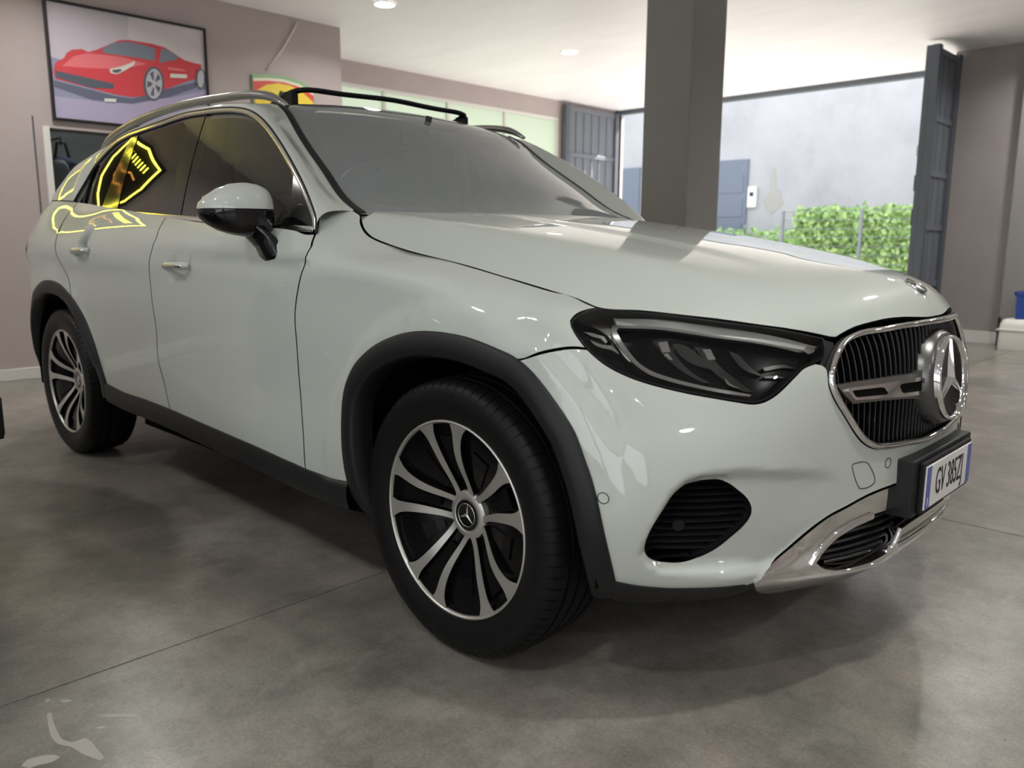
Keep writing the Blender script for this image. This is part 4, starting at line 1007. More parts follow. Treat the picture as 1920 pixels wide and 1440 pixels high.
# centre bar with chrome inlays
def gpix(pts, h): return opix(pts, h)
bar = gpix([(1566,722),(1600,716),(1660,708),(1715,700),(1732,690),(1742,672),(1746,745),(1700,747),(1640,752),(1598,757),(1582,742)], -.004)
inlay = gpix([(1588,730),(1600,726),(1660,718),(1726,707),(1736,714),(1744,732),(1740,738),(1690,744),(1640,748),(1603,750),(1596,744)], .004)
slotA = gpix([(1596,734),(1599,732),(1650,726),(1656,727),(1663,736),(1662,739),(1658,740),(1606,745),(1602,743)], .004)
slotB = gpix([(1685,724),(1687,721),(1692,719),(1726,714),(1730,715),(1735,727),(1734,730),(1730,732),(1693,737),(1689,735)], .004)
for mir, side in SIDES:
    bo_ = panel('centre_bar', belt0, rs_poly(bar, .012), 'bar_satin', grille, h=.0, thick=.03, mirror=mir, step=.02, raw=True)
    panel('chrome_inlay', belt0, rs_poly(inlay, .01), 'chrome', bo_, holes=[rs_poly(slotA, .008), rs_poly(slotB, .008)], h=.007, thick=.008, mirror=mir, step=.015, raw=True)
    panel('bar_slot', belt0, rs_poly(slotA, .008), 'void_black', bo_, raw=True, h=.0015, thick=0, mirror=mir, step=.02)
    panel('bar_slot', belt0, rs_poly(slotB, .008), 'void_black', bo_, raw=True, h=.0015, thick=0, mirror=mir, step=.02)
# star emblem
def star_badge(parent, c, ax, ay, an, R, ring_m='chrome', star_m='chrome', back='gloss_black', depth=.02, tilt=0):
    c, ax, ay, an = [np.array(q, float) for q in (c, ax, ay, an)]
    e = empty('star_emblem', (0, 0, 0), parent)
    n = 64; th = [2*math.pi*i/n for i in range(n)]
    cir = lambda r, d: [c+ax*math.cos(t)*r+ay*math.sin(t)*r+an*d for t in th]
    MB().loft([cir(R*.90, -depth), cir(R*.90, 0), cir(R*.93, R*.07), cir(R*.97, R*.09), cir(R*1.0, R*.05), cir(R*1.01, -R*.02), cir(R*1.02, -depth)], closed_cols=True).build('ring', ring_m, e, smooth=True, auto=60)
    MB().loft([cir(R*.92, .0), cir(R*.6, -.03*R), cir(R*.3, -.045*R), cir(R*.02, -.05*R)], closed_cols=True).build('dish', back, e, smooth=True)
    mb = MB()
    for k_ in range(3):
        a = math.pi/2+tilt+2*math.pi*k_/3; d = ax*math.cos(a)+ay*math.sin(a); s = -ax*math.sin(a)+ay*math.cos(a)
        b1 = ax*math.cos(a+math.pi/3)+ay*math.sin(a+math.pi/3); b2 = ax*math.cos(a-math.pi/3)+ay*math.sin(a-math.pi/3)
        top = c+an*R*.10; tipp = c+d*R*.93+an*R*.0; w1 = c+b1*R*.085-an*R*.05; w2 = c+b2*R*.085-an*R*.05; tt = c+d*R*.93+an*R*.04; t1 = c+d*R*.93+s*R*.025-an*R*.06; t2 = c+d*R*.93-s*R*.025-an*R*.06
        mb.add([top, tt, t1, w1, w2, t2], [(0, 1, 2, 3), (0, 4, 5, 1), (1, 5, 2)])
    mb.build('star', star_m, e)
    return e
SC = np.array([2.318, 0, .733])
star_badge(grille, SC, (0, 1, 0), (-.10, 0, .995), (.995, 0, .10), .107, depth=.03, back='housing_black')
n_ = 48; cir = lambda r, x: [(x-.10*math.sin(t)*r, math.cos(t)*r, .733+math.sin(t)*r) for t in [2*math.pi*i/n_ for i in range(n_)]]
MB().loft([cir(.126, 2.262), cir(.122, 2.285), cir(.117, 2.302), cir(.110, 2.311), cir(.100, 2.313)], closed_cols=True).build('star_housing', 'dark_satin', grille, smooth=True)
# flat emblem on the nose of the hood
hb = pix_on(RS(hood), [(1722, 539)], (1.9, 2.28), (-.1, .3)); xb = 2.215; pb = hood(np.array([[xb, 0.]]))[0]; nb = surf_normal(hood, np.array([[xb, 0.]]))[0]; ayb = np.cross(nb, [0, 1, 0])
star_badge(car, pb+nb*.001, (0, 1, 0), -ayb, nb, .030, 'satin_chrome', 'satin_chrome', 'dark_satin', depth=.002)

# licence plate --------------------------------------------------------------
PXC = np.array([2.3375, 0, .482])
ph = empty('plate_holder', (0, 0, 0), car)
MB().box((2.25, -.225, .412), (2.322, .225, .556)).build('bracket', 'cladding', ph, bevel=.005)
MB().box((2.322, -.190, .418), (2.333, .190, .546)).build('frame', 'matte_black', ph, bevel=.003)
pl = MB().box((2.333, -.18, .427), (2.3375, .18, .537)).build('licence_plate', 'plate_white', ph, bevel=.002, label='white licence plate reading GV 385ZJ')
for a in ((-.178, -.146), (.146, .178)): MB().box((2.3375, a[0], .429), (2.3379, a[1], .535)).build('blue_band', 'plate_blue', pl)
def lettering(txt, size, loc, rot, m, parent, name='lettering', sx=1., ext=.0004, align='CENTER'):
    cu = bpy.data.curves.new('t', 'FONT'); cu.body = txt; cu.size = size; cu.extrude = ext; cu.align_x = align; cu.align_y = 'CENTER'; cu.resolution_u = 3
    ob = bpy.data.objects.new('t', cu); COL.objects.link(ob); bpy.context.view_layer.update()
    me = bpy.data.meshes.new_from_object(ob.evaluated_get(bpy.context.evaluated_depsgraph_get())); bpy.data.objects.remove(ob)
    me.materials.clear(); me.materials.append(MATS[m]); o = bpy.data.objects.new(name, me); COL.objects.link(o)
    o.parent = parent; o.location = loc; o.rotation_euler = rot; o.scale = (sx, 1, 1); return o
lettering('GV 385ZJ', .098, (2.3383, .0, .482), (math.pi/2, 0, math.pi/2), 'plate_ink', pl, sx=.56)
lettering('I', .03, (2.3384, -.162, .445), (math.pi/2, 0, math.pi/2), 'plate_white', pl)

# sensors and tow cover ---------------------------------------------------------
def ring_on(px, rpx_u, name, parent, poly=None):
    for mir, side in SIDES:
        if poly is None:
            c = bpix([px])[0]; q = np.array([c+[rpx_u*math.cos(a), rpx_u*math.sin(a)] for a in np.linspace(0, 2*math.pi, 25)[:-1]])
        else: q = smooth_poly(bpix(poly), True, 60, .01)
        P = belt(q); N = surf_normal(belt, q); V = P*FLIP if mir else P; NN = N*FLIP if mir else N
        MB().tube(V+NN*.0002, .0011, 6, closed=True, up=NN).build(name, 'matte_black', parent, smooth=True)
ring_on((1131, 934), .0125, 'parking_sensor_gap', car)
ring_on((1665, 868), .0125, 'parking_sensor_gap', car)
ring_on(None, 0, 'tow_eye_cover_gap', car, [(1597,874),(1600,870),(1606,868),(1622,866),(1628,869),(1632,876),(1640,898),(1640,904),(1635,909),(1618,916),(1612,916),(1608,910),(1600,886)])

# wheels ---------------------------------------------------------------------------
def build_wheel():
    """wheel in local axes: axle along +Y (outward), origin at the hub centre"""
    W = {}
    prof = [(-.090, .250), (-.104, .262), (-.113, .285), (-.1175, .31), (-.114, .336), (-.104, .352), (-.092, .3595)]
    tread = []
    for g in (-.060, -.022, .022, .060): tread += [(g-.0055, 0), (g-.0045, -.007), (g+.0045, -.007), (g+.0055, 0)]
    crown = lambda y: .365-.0055*(abs(y)/.092)**2.5
    out = prof+[(y, crown(y)+d) for y, d in tread]+[(-y, r) for y, r in prof[::-1]]
    mb = MB(); nb = 76; angs = []
    for i in range(nb): a0 = 2*math.pi*i/nb; angs += [(a0, 0), (a0+2*math.pi/nb*.86, 0), (a0+2*math.pi/nb*.88, 1), (a0+2*math.pi/nb*.98, 1)]
    rows = []
    for a, gflag in angs:
        row = []
        for y, r in out:
            rr = r-(.0035 if gflag and abs(y) > .066 and r > .345 else 0); row.append((rr*math.cos(a), y, rr*math.sin(a)))
        rows.append(row)
    mb.loft(rows, closed_rows=True); W['tyre'] = (mb, 'rubber')
    # sidewall ribs
    # rim barrel
    n = 72; cir = lambda r, y: [(r*math.cos(2*math.pi*i/n), y, r*math.sin(2*math.pi*i/n)) for i in range(n)]
    W['barrel'] = (MB().loft([cir(.252, .100), cir(.236, .080), cir(.225, .04), cir(.222, -.09)], closed_cols=True).loft([cir(.223, -.03), cir(.05, -.03)], closed_cols=True), 'void_black')
    W['rim_lip'] = (MB().loft([cir(.2560, .090), cir(.2597, .099), cir(.2590, .1045), cir(.2555, .106), cir(.2525, .104), cir(.2500, .098), cir(.246, .082)], closed_cols=True), 'machined')
    dep = Spl([.03, .065, .10, .15, .20, .252], [.046, .050, .063, .084, .097, .1025])
    offc = Spl([.06, .075, .09, .12, .16, .205, .235, .252], [.0250, .0258, .0268, .0295, .0350, .0460, .0560, .0620])
    wid = Spl([.06, .075, .09, .12, .16, .205, .222, .238, .252], [.017, .016, .0165, .0190, .0230, .0275, .0325, .0440, .0610])
    spokes = []
    for k in range(5):
        ac = math.radians(72*k)
        for s in (-1, 1):
            mbk = MB(); rows = []; frow = []
            for r in np.concatenate([np.linspace(.055, .2, 14), np.linspace(.21, .2535, 9)]):
                o = float(offc(r)[0])*s; w2 = float(wid(r)[0])/2; y = float(dep(r)[0])
                rr = math.sqrt(max(r*r-o*o, 1e-6))
                def pt(lat, dy, rad=r):
                    a = math.asin(max(-1, min(1, lat/rad))); return (rad*math.cos(ac+a), y+dy, rad*math.sin(ac+a))
                rows.append([pt(o-w2*1.02, -.030), pt(o-w2, -.0015), pt(o+w2, -.0015), pt(o+w2*1.02, -.030)])
                frow.append([pt(o-w2*.985, -.0015), pt(o-w2*.97, 0), pt(o+w2*.97, 0), pt(o+w2*.985, -.0015)])
            mbk.loft(rows); spokes.append((mbk, MB().loft(frow)))
    W['spokes'] = spokes
    # glossy black web behind the spokes with pockets
    web = MB(); rr_ = [.05, .085, .12, .16, .2, .235, .2515]
    rows = [[(r*math.cos(t), float(dep(r)[0])-.017-.004*math.cos(5*t), r*math.sin(t)) for t in [2*math.pi*i/90 for i in range(90)]] for r in rr_]
    web.loft(rows, closed_cols=True); W['web'] = (web, 'wheel_black')
    inserts = []
    for k in range(5):
        ac = math.radians(72*k+36); P = []
        for r, hw in ((.095, .010), (.12, .016), (.16, .024), (.195, .029)): P.append((r, hw))
        row = lambda s, dy: [(math.hypot(r, hw)*math.cos(ac+s*math.atan2(hw, r)), float(dep(r)[0])+dy, math.hypot(r, hw)*math.sin(ac+s*math.atan2(hw, r))) for r, hw in P]
        inserts.append(MB().loft([row(-1, -.018), row(-1, -.009), row(1, -.009), row(1, -.018)]))
    W['inserts'] = inserts
    inner = []
    for k in range(5):
        ac = math.radians(72*k); P = [(.10, .014), (.14, .018), (.18, .022), (.215, .028)]
        row = lambda s, dy: [(math.hypot(r, hw)*math.cos(ac+s*math.atan2(hw, r)), float(dep(r)[0])+dy, math.hypot(r, hw)*math.sin(ac+s*math.atan2(hw, r))) for r, hw in P]
        inner.append(MB().loft([row(-1, -.018), row(-1, -.011), row(1, -.011), row(1, -.018)]))
    W['pockets'] = inner
    W['hub'] = (MB().loft([cir(.066, .03), cir(.064, .046), cir(.056, .0505), cir(.046, .0515), cir(.044, .050), cir(.001, .050)], closed_cols=True), 'machined')
    W['bolts'] = [MB().tube([(.052*math.cos(math.radians(72*k+36)), .02, .052*math.sin(math.radians(72*k+36))), (.052*math.cos(math.radians(72*k+36)), .058, .052*math.sin(math.radians(72*k+36)))], .0095, 6) for k in range(5)]
    W['disc'] = (MB().loft([cir(.17, -.005), cir(.17, .012), cir(.06, .012)], closed_cols=True), 'steel_dark')
    return W
WD = build_wheel()
protos = {}
def put_wheel(x, sg, phase):
    e = empty('wheel', (x, sg*TRACK, WHZ), car)
    e.rotation_euler = (0, phase if sg > 0 else phase, 0 if sg > 0 else math.pi)
    def part(key, nm, mbv, m, sm=True, au=40):
        if key not in protos:
            o = mbv.build(nm, m, e, smooth=sm, auto=au); protos[key] = o
        else:
            o = protos[key].copy(); COL.objects.link(o); o.parent = e
        return o
    part('tyre', 'tyre', *WD['tyre'], True, 28); part('barrel', 'rim_barrel', *WD['barrel']); part('lip', 'rim_lip', *WD['rim_lip'])
    part('web', 'rim_web', *WD['web']); part('disc', 'brake_disc', *WD['disc'])
    for i, (s, f_) in enumerate(WD['spokes']): part('sp%d' % i, 'spoke', s, 'wheel_black', True, 30); part('sf%d' % i, 'spoke_face', f_, 'machined', True, 30)
    for i, s in enumerate(WD['inserts']): part('in%d' % i, 'web_insert', s, 'wheel_black', False, None)
    for i, s in enumerate(WD['pockets']): part('pk%d' % i, 'spoke_pocket', s, 'void_black', False, None)
    part('hub', 'hub_cap', *WD['hub'])
    if 'star' not in protos:
        mb = MB(); c = np.array([0, .0515, 0]); R = .030
        for k_ in range(3):
            a = math.pi/2+2*math.pi*k_/3; d = np.array([math.cos(a), 0, math.sin(a)]); b1 = np.array([math.cos(a+1.047), 0, math.sin(a+1.047)]); b2 = np.array([math.cos(a-1.047), 0, math.sin(a-1.047)]); n = np.array([0, 1., 0])
            mb.add([c+n*.003, c+d*R+n*.001, c+b1*R*.17, c+b2*R*.17], [(0, 1, 2), (0, 3, 1)])
        protos['star'] = mb.build('hub_star', 'satin_chrome', e)
        n = 40; cc = lambda r, y: [(r*math.cos(2*math.pi*i/n), y, r*math.sin(2*math.pi*i/n)) for i in range(n)]
        protos['hubd'] = MB().loft([cc(.0405, .0525), cc(.039, .053), cc(.031, .0515), cc(.001, .0508)], closed_cols=True).build('hub_disc', 'gloss_black', e, smooth=True)
        protos['hubr'] = MB().tube([(.031*math.cos(t), .0518, .031*math.sin(t)) for t in np.linspace(0, 2*math.pi, 33)[:-1]], .0016, 6, closed=True).build('hub_ring', 'satin_chrome', e, smooth=True)
    else:
        for q in ('star', 'hubd', 'hubr'): o = protos[q].copy(); COL.objects.link(o); o.parent = e
    return e
# angle convention: local x axis -> unit 0; phase turns it about the axle
put_wheel(WHX, -1, math.radians(-9)); put_wheel(-WHX, -1, math.radians(-14)); put_wheel(WHX, 1, .4); put_wheel(-WHX, 1, 1.0)

# door mirrors -----------------------------------------------------------------------
def superq(y, t, q=2.6):
    return (math.copysign(abs(math.cos(t))**(2/q), math.cos(t)), math.copysign(abs(math.sin(t))**(2/q), math.sin(t)))
def mirror_rows():
    """sections from the inboard end to the outboard tip: (y, x centre, half depth front/back, z bottom, z seam, z top)"""
    sh = lambda t: (t[0]+.022, t[1]-.016, *t[2:])
    secs = [(.862, .560, .020, 1.115, 1.190), (.868, .560, .045, 1.085, 1.216), (.885, .556, .066, 1.076, 1.231), (.91, .550, .078, 1.074, 1.240), (.94, .540, .082, 1.076, 1.243), (.975, .527, .080, 1.083, 1.238), (1.005, .512, .074, 1.094, 1.224), (1.032, .497, .062, 1.112, 1.203), (1.048, .485, .044, 1.130, 1.183), (1.055, .478, .015, 1.146, 1.166)]
    rows = []
    for y, xc, hd, zb, zt in map(sh, secs):
        row = []
        for i in range(32):
            t = 2*math.pi*i/32; cx, cz = superq(0, t, 2.5)
            zc = (zb+zt)/2; x = xc+hd*cx*(1.0 if cx > 0 else .75); row.append((x, y, zc+(zt-zb)/2*cz))
        rows.append(row)
    return rows
mrows = mirror_rows(); ZS = 1.160
for mir, side in SIDES:
    mm = empty('door_mirror', (0, 0, 0), parts['door_f', mir] if False else car)
    bm = bmesh.new(); vs = [[bm.verts.new(p) for p in r] for r in mrows]
    for i in range(len(vs)-1):
        for j in range(32): bm.faces.new((vs[i][j], vs[i][(j+1) % 32], vs[i+1][(j+1) % 32], vs[i+1][j]))
    bm.faces.new(vs[0][::-1]); bm.faces.new(vs[-1])
    bmesh.ops.recalc_face_normals(bm, faces=bm.faces)
    def half(keep_top, name, m, grow):
        b2 = bm.copy(); g = b2.verts[:]+b2.edges[:]+b2.faces[:]
        bmesh.ops.bisect_plane(b2, geom=g, plane_co=(0, 0, ZS+(.0015 if keep_top else -.0015)), plane_no=(0, 0, 1), clear_inner=keep_top, clear_outer=not keep_top)
        V = [tuple(v.co) for v in b2.verts]; b2.verts.index_update(); F = [tuple(v.index for v in f.verts) for f in b2.faces]; b2.free()
        if mir: V = [(x, -y, z) for x, y, z in V]; F = [f[::-1] for f in F]
        return mkobj(name, V, F, m, mm)
    half(True, 'mirror_cap', 'paint', 0); half(False, 'mirror_housing', 'gloss_black', 0); bm.free()
    core_ = [[((p[0]-.52)*.92+.52, (p[1]-.97)*.90+.97, (p[2]-1.16)*.92+1.16) for p in r] for r in mrows]; MB().loft(core_, closed_cols=True, caps=True).build('mirror_core', 'matte_black', mm, smooth=True, mirror=mir)
    g0 = [(.452, y+.022, z) for y, z in ((.885, 1.09), (.99, 1.10), (1.035, 1.13), (1.03, 1.20), (.97, 1.225), (.89, 1.222))]
    MB().add([(x-.012, y, z) for x, y, z in g0]+g0, [(0, 1, 2, 3, 4, 5), (11, 10, 9, 8, 7, 6)]+[(i, (i+1) % 6, 6+(i+1) % 6, 6+i) for i in range(6)]).build('mirror_glass', 'mirror_silver', mm, mirror=mir)
    # foot
    foot = []
    for yy, zz, xc, rx, rz in ((.955, 1.105, .535, .060, .022), (.925, 1.075, .560, .066, .030), (.915, 1.050, .588, .066, .030), (.920, 1.022, .610, .060, .024), (.925, 1.005, .622, .045, .012)):
        foot.append([(xc+rx*math.cos(t), yy+rz*math.sin(t)*.9, zz+.15*rx*math.cos(t)) for t in [2*math.pi*i/20 for i in range(20)]])
    MB().loft(foot, closed_cols=True, caps=True).build('mirror_foot', 'gloss_black', mm, smooth=True, mirror=mir, auto=60)

# handles, rails, deflector, lamps at the rear ---------------------------------------------
for mir, side in SIDES:
    for (hx, hz), dkey in zip(HANDLES, ('door_f', 'door_r')):
        L = .098; pts = []; rad = []
        for t in np.linspace(-1, 1, 15):
            y = .948+.020*(1-abs(t)**4); pts.append((hx-t*L, y, hz+.010*t*-1*.3)); rad.append(.013*(1-.35*abs(t)**6))
        MB().tube(pts, rad, 12, flat=(1.15, .75), up=(0, 1, 0)).build('door_handle', 'paint', parts[dkey, mir], smooth=True, mirror=mir, auto=60)
        MB().tube([(p[0], p[1]+.0085, p[2]) for p in pts[1:-1]], .0045, 8, flat=(1.6, .5), up=(0, 1, 0)).build('handle_trim', 'satin_chrome', parts[dkey, mir], smooth=True, mirror=mir)
    rl = -np.array([0, 0, .006])+curve3([(.235, .618, 1.548), (.17, .622, 1.578), (.06, .626, 1.604), (-.15, .628, 1.622), (-.6, .628, 1.634), (-1.0, .624, 1.620), (-1.3, .618, 1.590), (-1.52, .610, 1.548), (-1.60, .606, 1.526)], 50)
    MB().tube(rl, np.interp(np.linspace(0, 1, 50), [0, .06, .9, 1], [.009, .019, .019, .006]), 12, flat=(1.25, .85), up=(0, 0, 1)).build('roof_rail', 'brushed_rail', car, smooth=True, mirror=mir)
    tl = xz_uv([(-2.05, .965), (-2.05, 1.08), (-2.20, 1.08), (-2.215, .97)]); panel('tail_lamp', belt, rs_poly(tl, .03), 'tail_red' if 'tail_red' in MATS else mat('tail_red', (.12, .004, .006), .15, 0, .6).name, car, raw=True, h=.004, thick=.012, mirror=mir, step=.05)
dfl = empty('sunroof_deflector', (0, 0, 0), car)
bar_ = curve3([(-.03, -.452, 1.632), (.012, -.44, 1.641), (.035, -.30, 1.650), (.048, 0, 1.656), (.035, .30, 1.650), (.012, .44, 1.641), (-.03, .452, 1.632)], 40)
MB().tube(bar_, .0125, 8, flat=(1.4, .8), up=(0, 0, 1)).build('deflector_bar', 'matte_black', dfl, smooth=True)
for s in (-1, 1): MB().tube([(-.02, s*.452, 1.634), (-.10, s*.455, 1.618), (-.16, s*.455, 1.604)], .009, 8).build('deflector_arm', 'matte_black', dfl, smooth=True)
for s in (-1, 1): MB().box((-.04, s*.452-.015, 1.585), (.02, s*.452+.015, 1.640)).build('deflector_foot', 'matte_black', dfl, bevel=.004)
# rear window and tailgate upper
rows = [[(-1.70+t*-.46, yy*(.60+.02*t), 1.515+.0-(yy*yy)*.045-t*(.30)-.06*t*(1-t)*-1) for yy in np.linspace(-1, 1, 13)] for t in np.linspace(0, 1, 8)]
MB().loft(rows).build('rear_window', 'privacy_glass', car, smooth=True)
we_uv = np.stack([np.full(40, .7*.985), np.linspace(.012, WB-.02, 40)], 1)
for mir, side in SIDES: ribbon('windshield_molding', shield(we_uv), surf_normal(shield, we_uv), .024, 'cladding', car, h0=.001, thick=.003, mirror=mir)
cw = panel('cowl', hood, rs_poly(np.array([(.78, -.70), (.95, -.70), (1.0, -.3), (1.0, .3), (.95, .70), (.78, .70)]), .08), 'matte_black', car, raw=True, h=-.03, thick=0, step=.1)
# ================================================================== CAR: cabin
cab = empty('cabin', (0, 0, 0), car)
MB().box((-1.6, -.78, .30), (.95, .78, .36)).build('cabin_floor', 'interior_dark', cab)
dash = [[(x, y, z) for x, z in ((.98, .60), (.98, 1.06), (.90, 1.085), (.62, 1.075), (.50, 1.03), (.47, .95), (.52, .60))] for y in np.linspace(-.74, .74, 9)]
MB().loft(dash, caps=True).build('dashboard', 'interior_dark', cab, smooth=True, auto=50)
MB().box((.46, -.10, .84), (.50, .16, 1.00)).build('centre_screen', 'gloss_black', cab, bevel=.006)
def seat(x, y, rear=False):
    s = empty('seat', (x, y, 0), cab); w = .26 if not rear else .62
    def cushion(name, secs):
        rows = []
        for (cx, cz, hx, hz, hw) in secs:
            rows.append([(cx+hx*a, hw*c, cz+hz*a*.0+hz*b) for a, b, c in [(-1, -1, -.85), (-1, .8, -1), (1, 1, -.8), (1, 1, .8), (-1, .8, 1), (-1, -1, .85)]])
        return rows
    def pillow(name, c, half, rot=0., q=3.2):
        V = []; nu, nv = 20, 12; rows = []
        for i in range(nv+1):
            ph = -math.pi/2+math.pi*i/nv; row = []
            for j in range(nu):
                th = 2*math.pi*j/nu; f = lambda k, e: math.copysign(abs(k)**e, k)
                x_, y_, z_ = half[0]*f(math.cos(ph), 2/q)*f(math.cos(th), 2/q), half[1]*f(math.cos(ph), 2/q)*f(math.sin(th), 2/q), half[2]*f(math.sin(ph), 2/q)
                row.append((c[0]+x_*math.cos(rot)+z_*math.sin(rot), c[1]+y_, c[2]-x_*math.sin(rot)+z_*math.cos(rot)))
            rows.append(row)
        MB().loft(rows, closed_cols=True).build(name, 'interior_seat', s, smooth=True)
    pillow('seat_cushion', (.10, 0, .58), (.27, w, .09))
    pillow('backrest', (-.21, 0, .93), (.075, w*.95, .34), -.30)
    if not rear:
        pillow('headrest', (-.345, 0, 1.335), (.055, .13, .085), -.2)
        for d in (-.05, .05): MB().tube([(-.30, d, 1.2), (-.34, d, 1.30)], .006, 6).build('headrest_post', 'satin_chrome', s, smooth=True)
    else:
        for d in (-.36, 0, .36): pillow('headrest', (-.34, d, 1.27), (.05, .13, .075), -.2)
seat(-.05, -.37); seat(-.05, .37); seat(-.95, 0, True)
sw = empty('steering_wheel', (.34, .37, 1.01), cab); sw.rotation_euler = (0, math.radians(-65), 0)
MB().tube([(.185*math.cos(t), .185*math.sin(t), 0) for t in np.linspace(0, 2*math.pi, 41)[:-1]], .016, 10, closed=True).build('rim', 'interior_dark', sw, smooth=True)
MB().box((-.05, -.075, -.03), (.05, .075, .0)).build('hub', 'interior_dark', sw, bevel=.012)
for a in (.1, math.pi-.1, -math.pi/2): MB().tube([(0, 0, -.012), (.18*math.sin(a+math.pi/2)*-0+.18*math.cos(a+math.pi/2), .18*math.sin(a+math.pi/2), 0)], .014, 8).build('spoke', 'interior_dark', sw, smooth=True)
rv = empty('rear_view_mirror', (.26, 0, 1.475), cab)
MB().box((-.02, -.12, -.03), (.012, .12, .03)).build('mirror_case', 'interior_dark', rv, bevel=.012); MB().box((-.024, -.112, -.024), (-.02, .112, .024)).build('mirror_glass', 'mirror_silver', rv)
MB().tube([(0, 0, .02), (.03, 0, .09)], .014, 8).build('stem', 'interior_dark', rv, smooth=True)
panel('headliner', roof, rf(-1.68, .10, .598), 'interior_grey', cab, raw=True, h=-.03, thick=.0, step=.15)
MB().loft([[(-1.66, y, 1.45-.02*(y/.5)**2) for y in np.linspace(-.62, .62, 7)], [(-1.95, y, 1.15) for y in np.linspace(-.62, .62, 7)]]).build('parcel_shelf', 'interior_dark', cab)
for s in (-1, 1): MB().tube([(-.27, s*.74, .9), (-.27, s*.70, 1.25), (-.24, s*.64, 1.56)], .045, 8, flat=(1, .5)).build('pillar_lining', 'interior_dark', cab, smooth=True)
# ================================================================== WALL THINGS AND NEIGHBOURS
def wall_px(p, x=None):
    """point of the left wall plane seen along the traced direction"""
    x = WL if x is None else x
    d = AF+AR*(p[0]-960)/FPX-AU*(p[1]-720)/FPX; t = (x-CAM[0])/d[0]; q = CAM+t*d; return float(q[1]), float(q[2])
def flat(name, pts, x0, th, m, parent, ox=0., oy=0., oz=0.):
    V = [(x0-ox, y-oy, z-oz) for y, z in pts]+[(x0+th-ox, y-oy, z-oz) for y, z in pts]; n = len(pts)
    a = area2(np.array(pts)); F = [tuple(range(n)), tuple(range(2*n-1, n-1, -1))]+[(i, n+i, n+(i+1) % n, (i+1) % n) for i in range(n)]
    if a > 0: F = [f[::-1] for f in F]
    o = mkobj(name, V, F, m, parent, smooth=False); bm = bmesh.new(); bm.from_mesh(o.data); bmesh.ops.recalc_face_normals(bm, faces=bm.faces); bm.to_mesh(o.data); bm.free(); return o
for nm, c in dict(print_sky=(198, 190, 200), print_sky2=(214, 206, 208), print_floor=(150, 152, 178), print_floor2=(176, 168, 196), print_red=(212, 76, 84), print_red2=(230, 122, 128), print_dark=(92, 98, 110), print_glass=(126, 134, 148), print_rim=(190, 190, 196), print_shadow=(104, 108, 128), print_white=(224, 224, 214), sign_green=(140, 176, 130), sign_red=(214, 84, 76), sign_yellow=(232, 206, 72), sign_cream=(222, 222, 200), sign_black=(26, 24, 22)).items():
    mat(nm, srgb(*c), .35)
mat('poster_frame', (.015, .015, .016), .35)
poster = empty('car_poster', (WL, .55, 2.39)); tagobj(poster, 'framed poster of a red sports car high on the left wall', 'poster')
py_0, py_1, pz_0, pz_1 = -.058, 1.165, 1.966, 2.812
for a in ((py_0-.012, pz_0-.014, py_0+.008, pz_1+.012), (py_1-.008, pz_0-.014, py_1+.012, pz_1+.012), (py_0, pz_0-.014, py_1, pz_0+.006), (py_0, pz_1-.006, py_1, pz_1+.012)):
    MB().box((0, a[0]-.55, a[1]-2.39), (.035, a[2]-.55, a[3]-2.39)).build('frame_bar', 'poster_frame', poster, bevel=.002)
def Q(X, Y):
    y, z = wall_px((60+X/5.333, Y/5.333), WL+.02); return (min(max(y, py_0+.006), py_1-.006), min(max(z, pz_0+.006), pz_1-.006))
lay = [0]
def pr(name, pts, m):
    lay[0] += 1; flat(name, [Q(*p) for p in pts], WL+.018+lay[0]*.0004, .0004, m, poster, WL, .55, 2.39)
pr('print_background', [(120, 0), (1720, 270), (1790, 1400), (230, 1200)], 'print_sky')
pr('print_backdrop', [(960, 130), (1720, 270), (1750, 700), (960, 560)], 'print_sky2')
pr('print_ground', [(160, 560), (420, 640), (1000, 700), (1760, 720), (1790, 1400), (230, 1250)], 'print_floor')
pr('print_ground', [(210, 960), (700, 1020), (1400, 980), (1760, 900), (1790, 1400), (230, 1250)], 'print_floor2')
pr('print_shadow', [(215, 800), (600, 900), (830, 960), (1000, 985), (1380, 880), (1650, 820), (1640, 880), (1380, 970), (1000, 1040), (600, 1000), (220, 870)], 'print_shadow')
pr('print_car_body', [(220, 680), (240, 620), (320, 580), (345, 530), (400, 497), (500, 490), (560, 520), (640, 500), (760, 450), (870, 402), (960, 398), (1200, 438), (1330, 475), (1460, 560), (1520, 600), (1620, 630), (1690, 645), (1700, 700), (1640, 790), (1560, 810), (1340, 890), (1110, 960), (1000, 972), (830, 945), (600, 885), (240, 790), (215, 730)], 'print_red')
pr('print_hood_shine', [(420, 560), (560, 530), (900, 570), (1150, 640), (900, 690), (560, 680), (300, 660)], 'print_red2')
pr('print_windshield', [(700, 492), (800, 434), (900, 415), (1000, 422), (1232, 482), (1228, 608), (1000, 570), (720, 532)], 'print_glass')
pr('print_window', [(1292, 482), (1360, 500), (1462, 572), (1440, 600), (1272, 630)], 'print_glass')
pr('print_air_intake', [(232, 705), (500, 765), (820, 838), (812, 885), (600, 880), (400, 822), (240, 772)], 'print_dark')
pr('print_headlight', [(770, 692), (880, 668), (960, 640), (1030, 610), (1020, 650), (930, 705), (850, 742), (790, 732)], 'print_white')
pr('print_headlight', [(800, 700), (880, 690), (900, 705), (850, 732), (805, 722)], 'print_dark')
ell = lambda cx, cy, rx, ry, n=22: [(cx+rx*math.cos(2*math.pi*i/n), cy+ry*math.sin(2*math.pi*i/n)) for i in range(n)]
pr('print_tyre', ell(1215, 838, 104, 172), 'print_dark'); pr('print_rim', ell(1218, 838, 82, 150), 'print_rim')
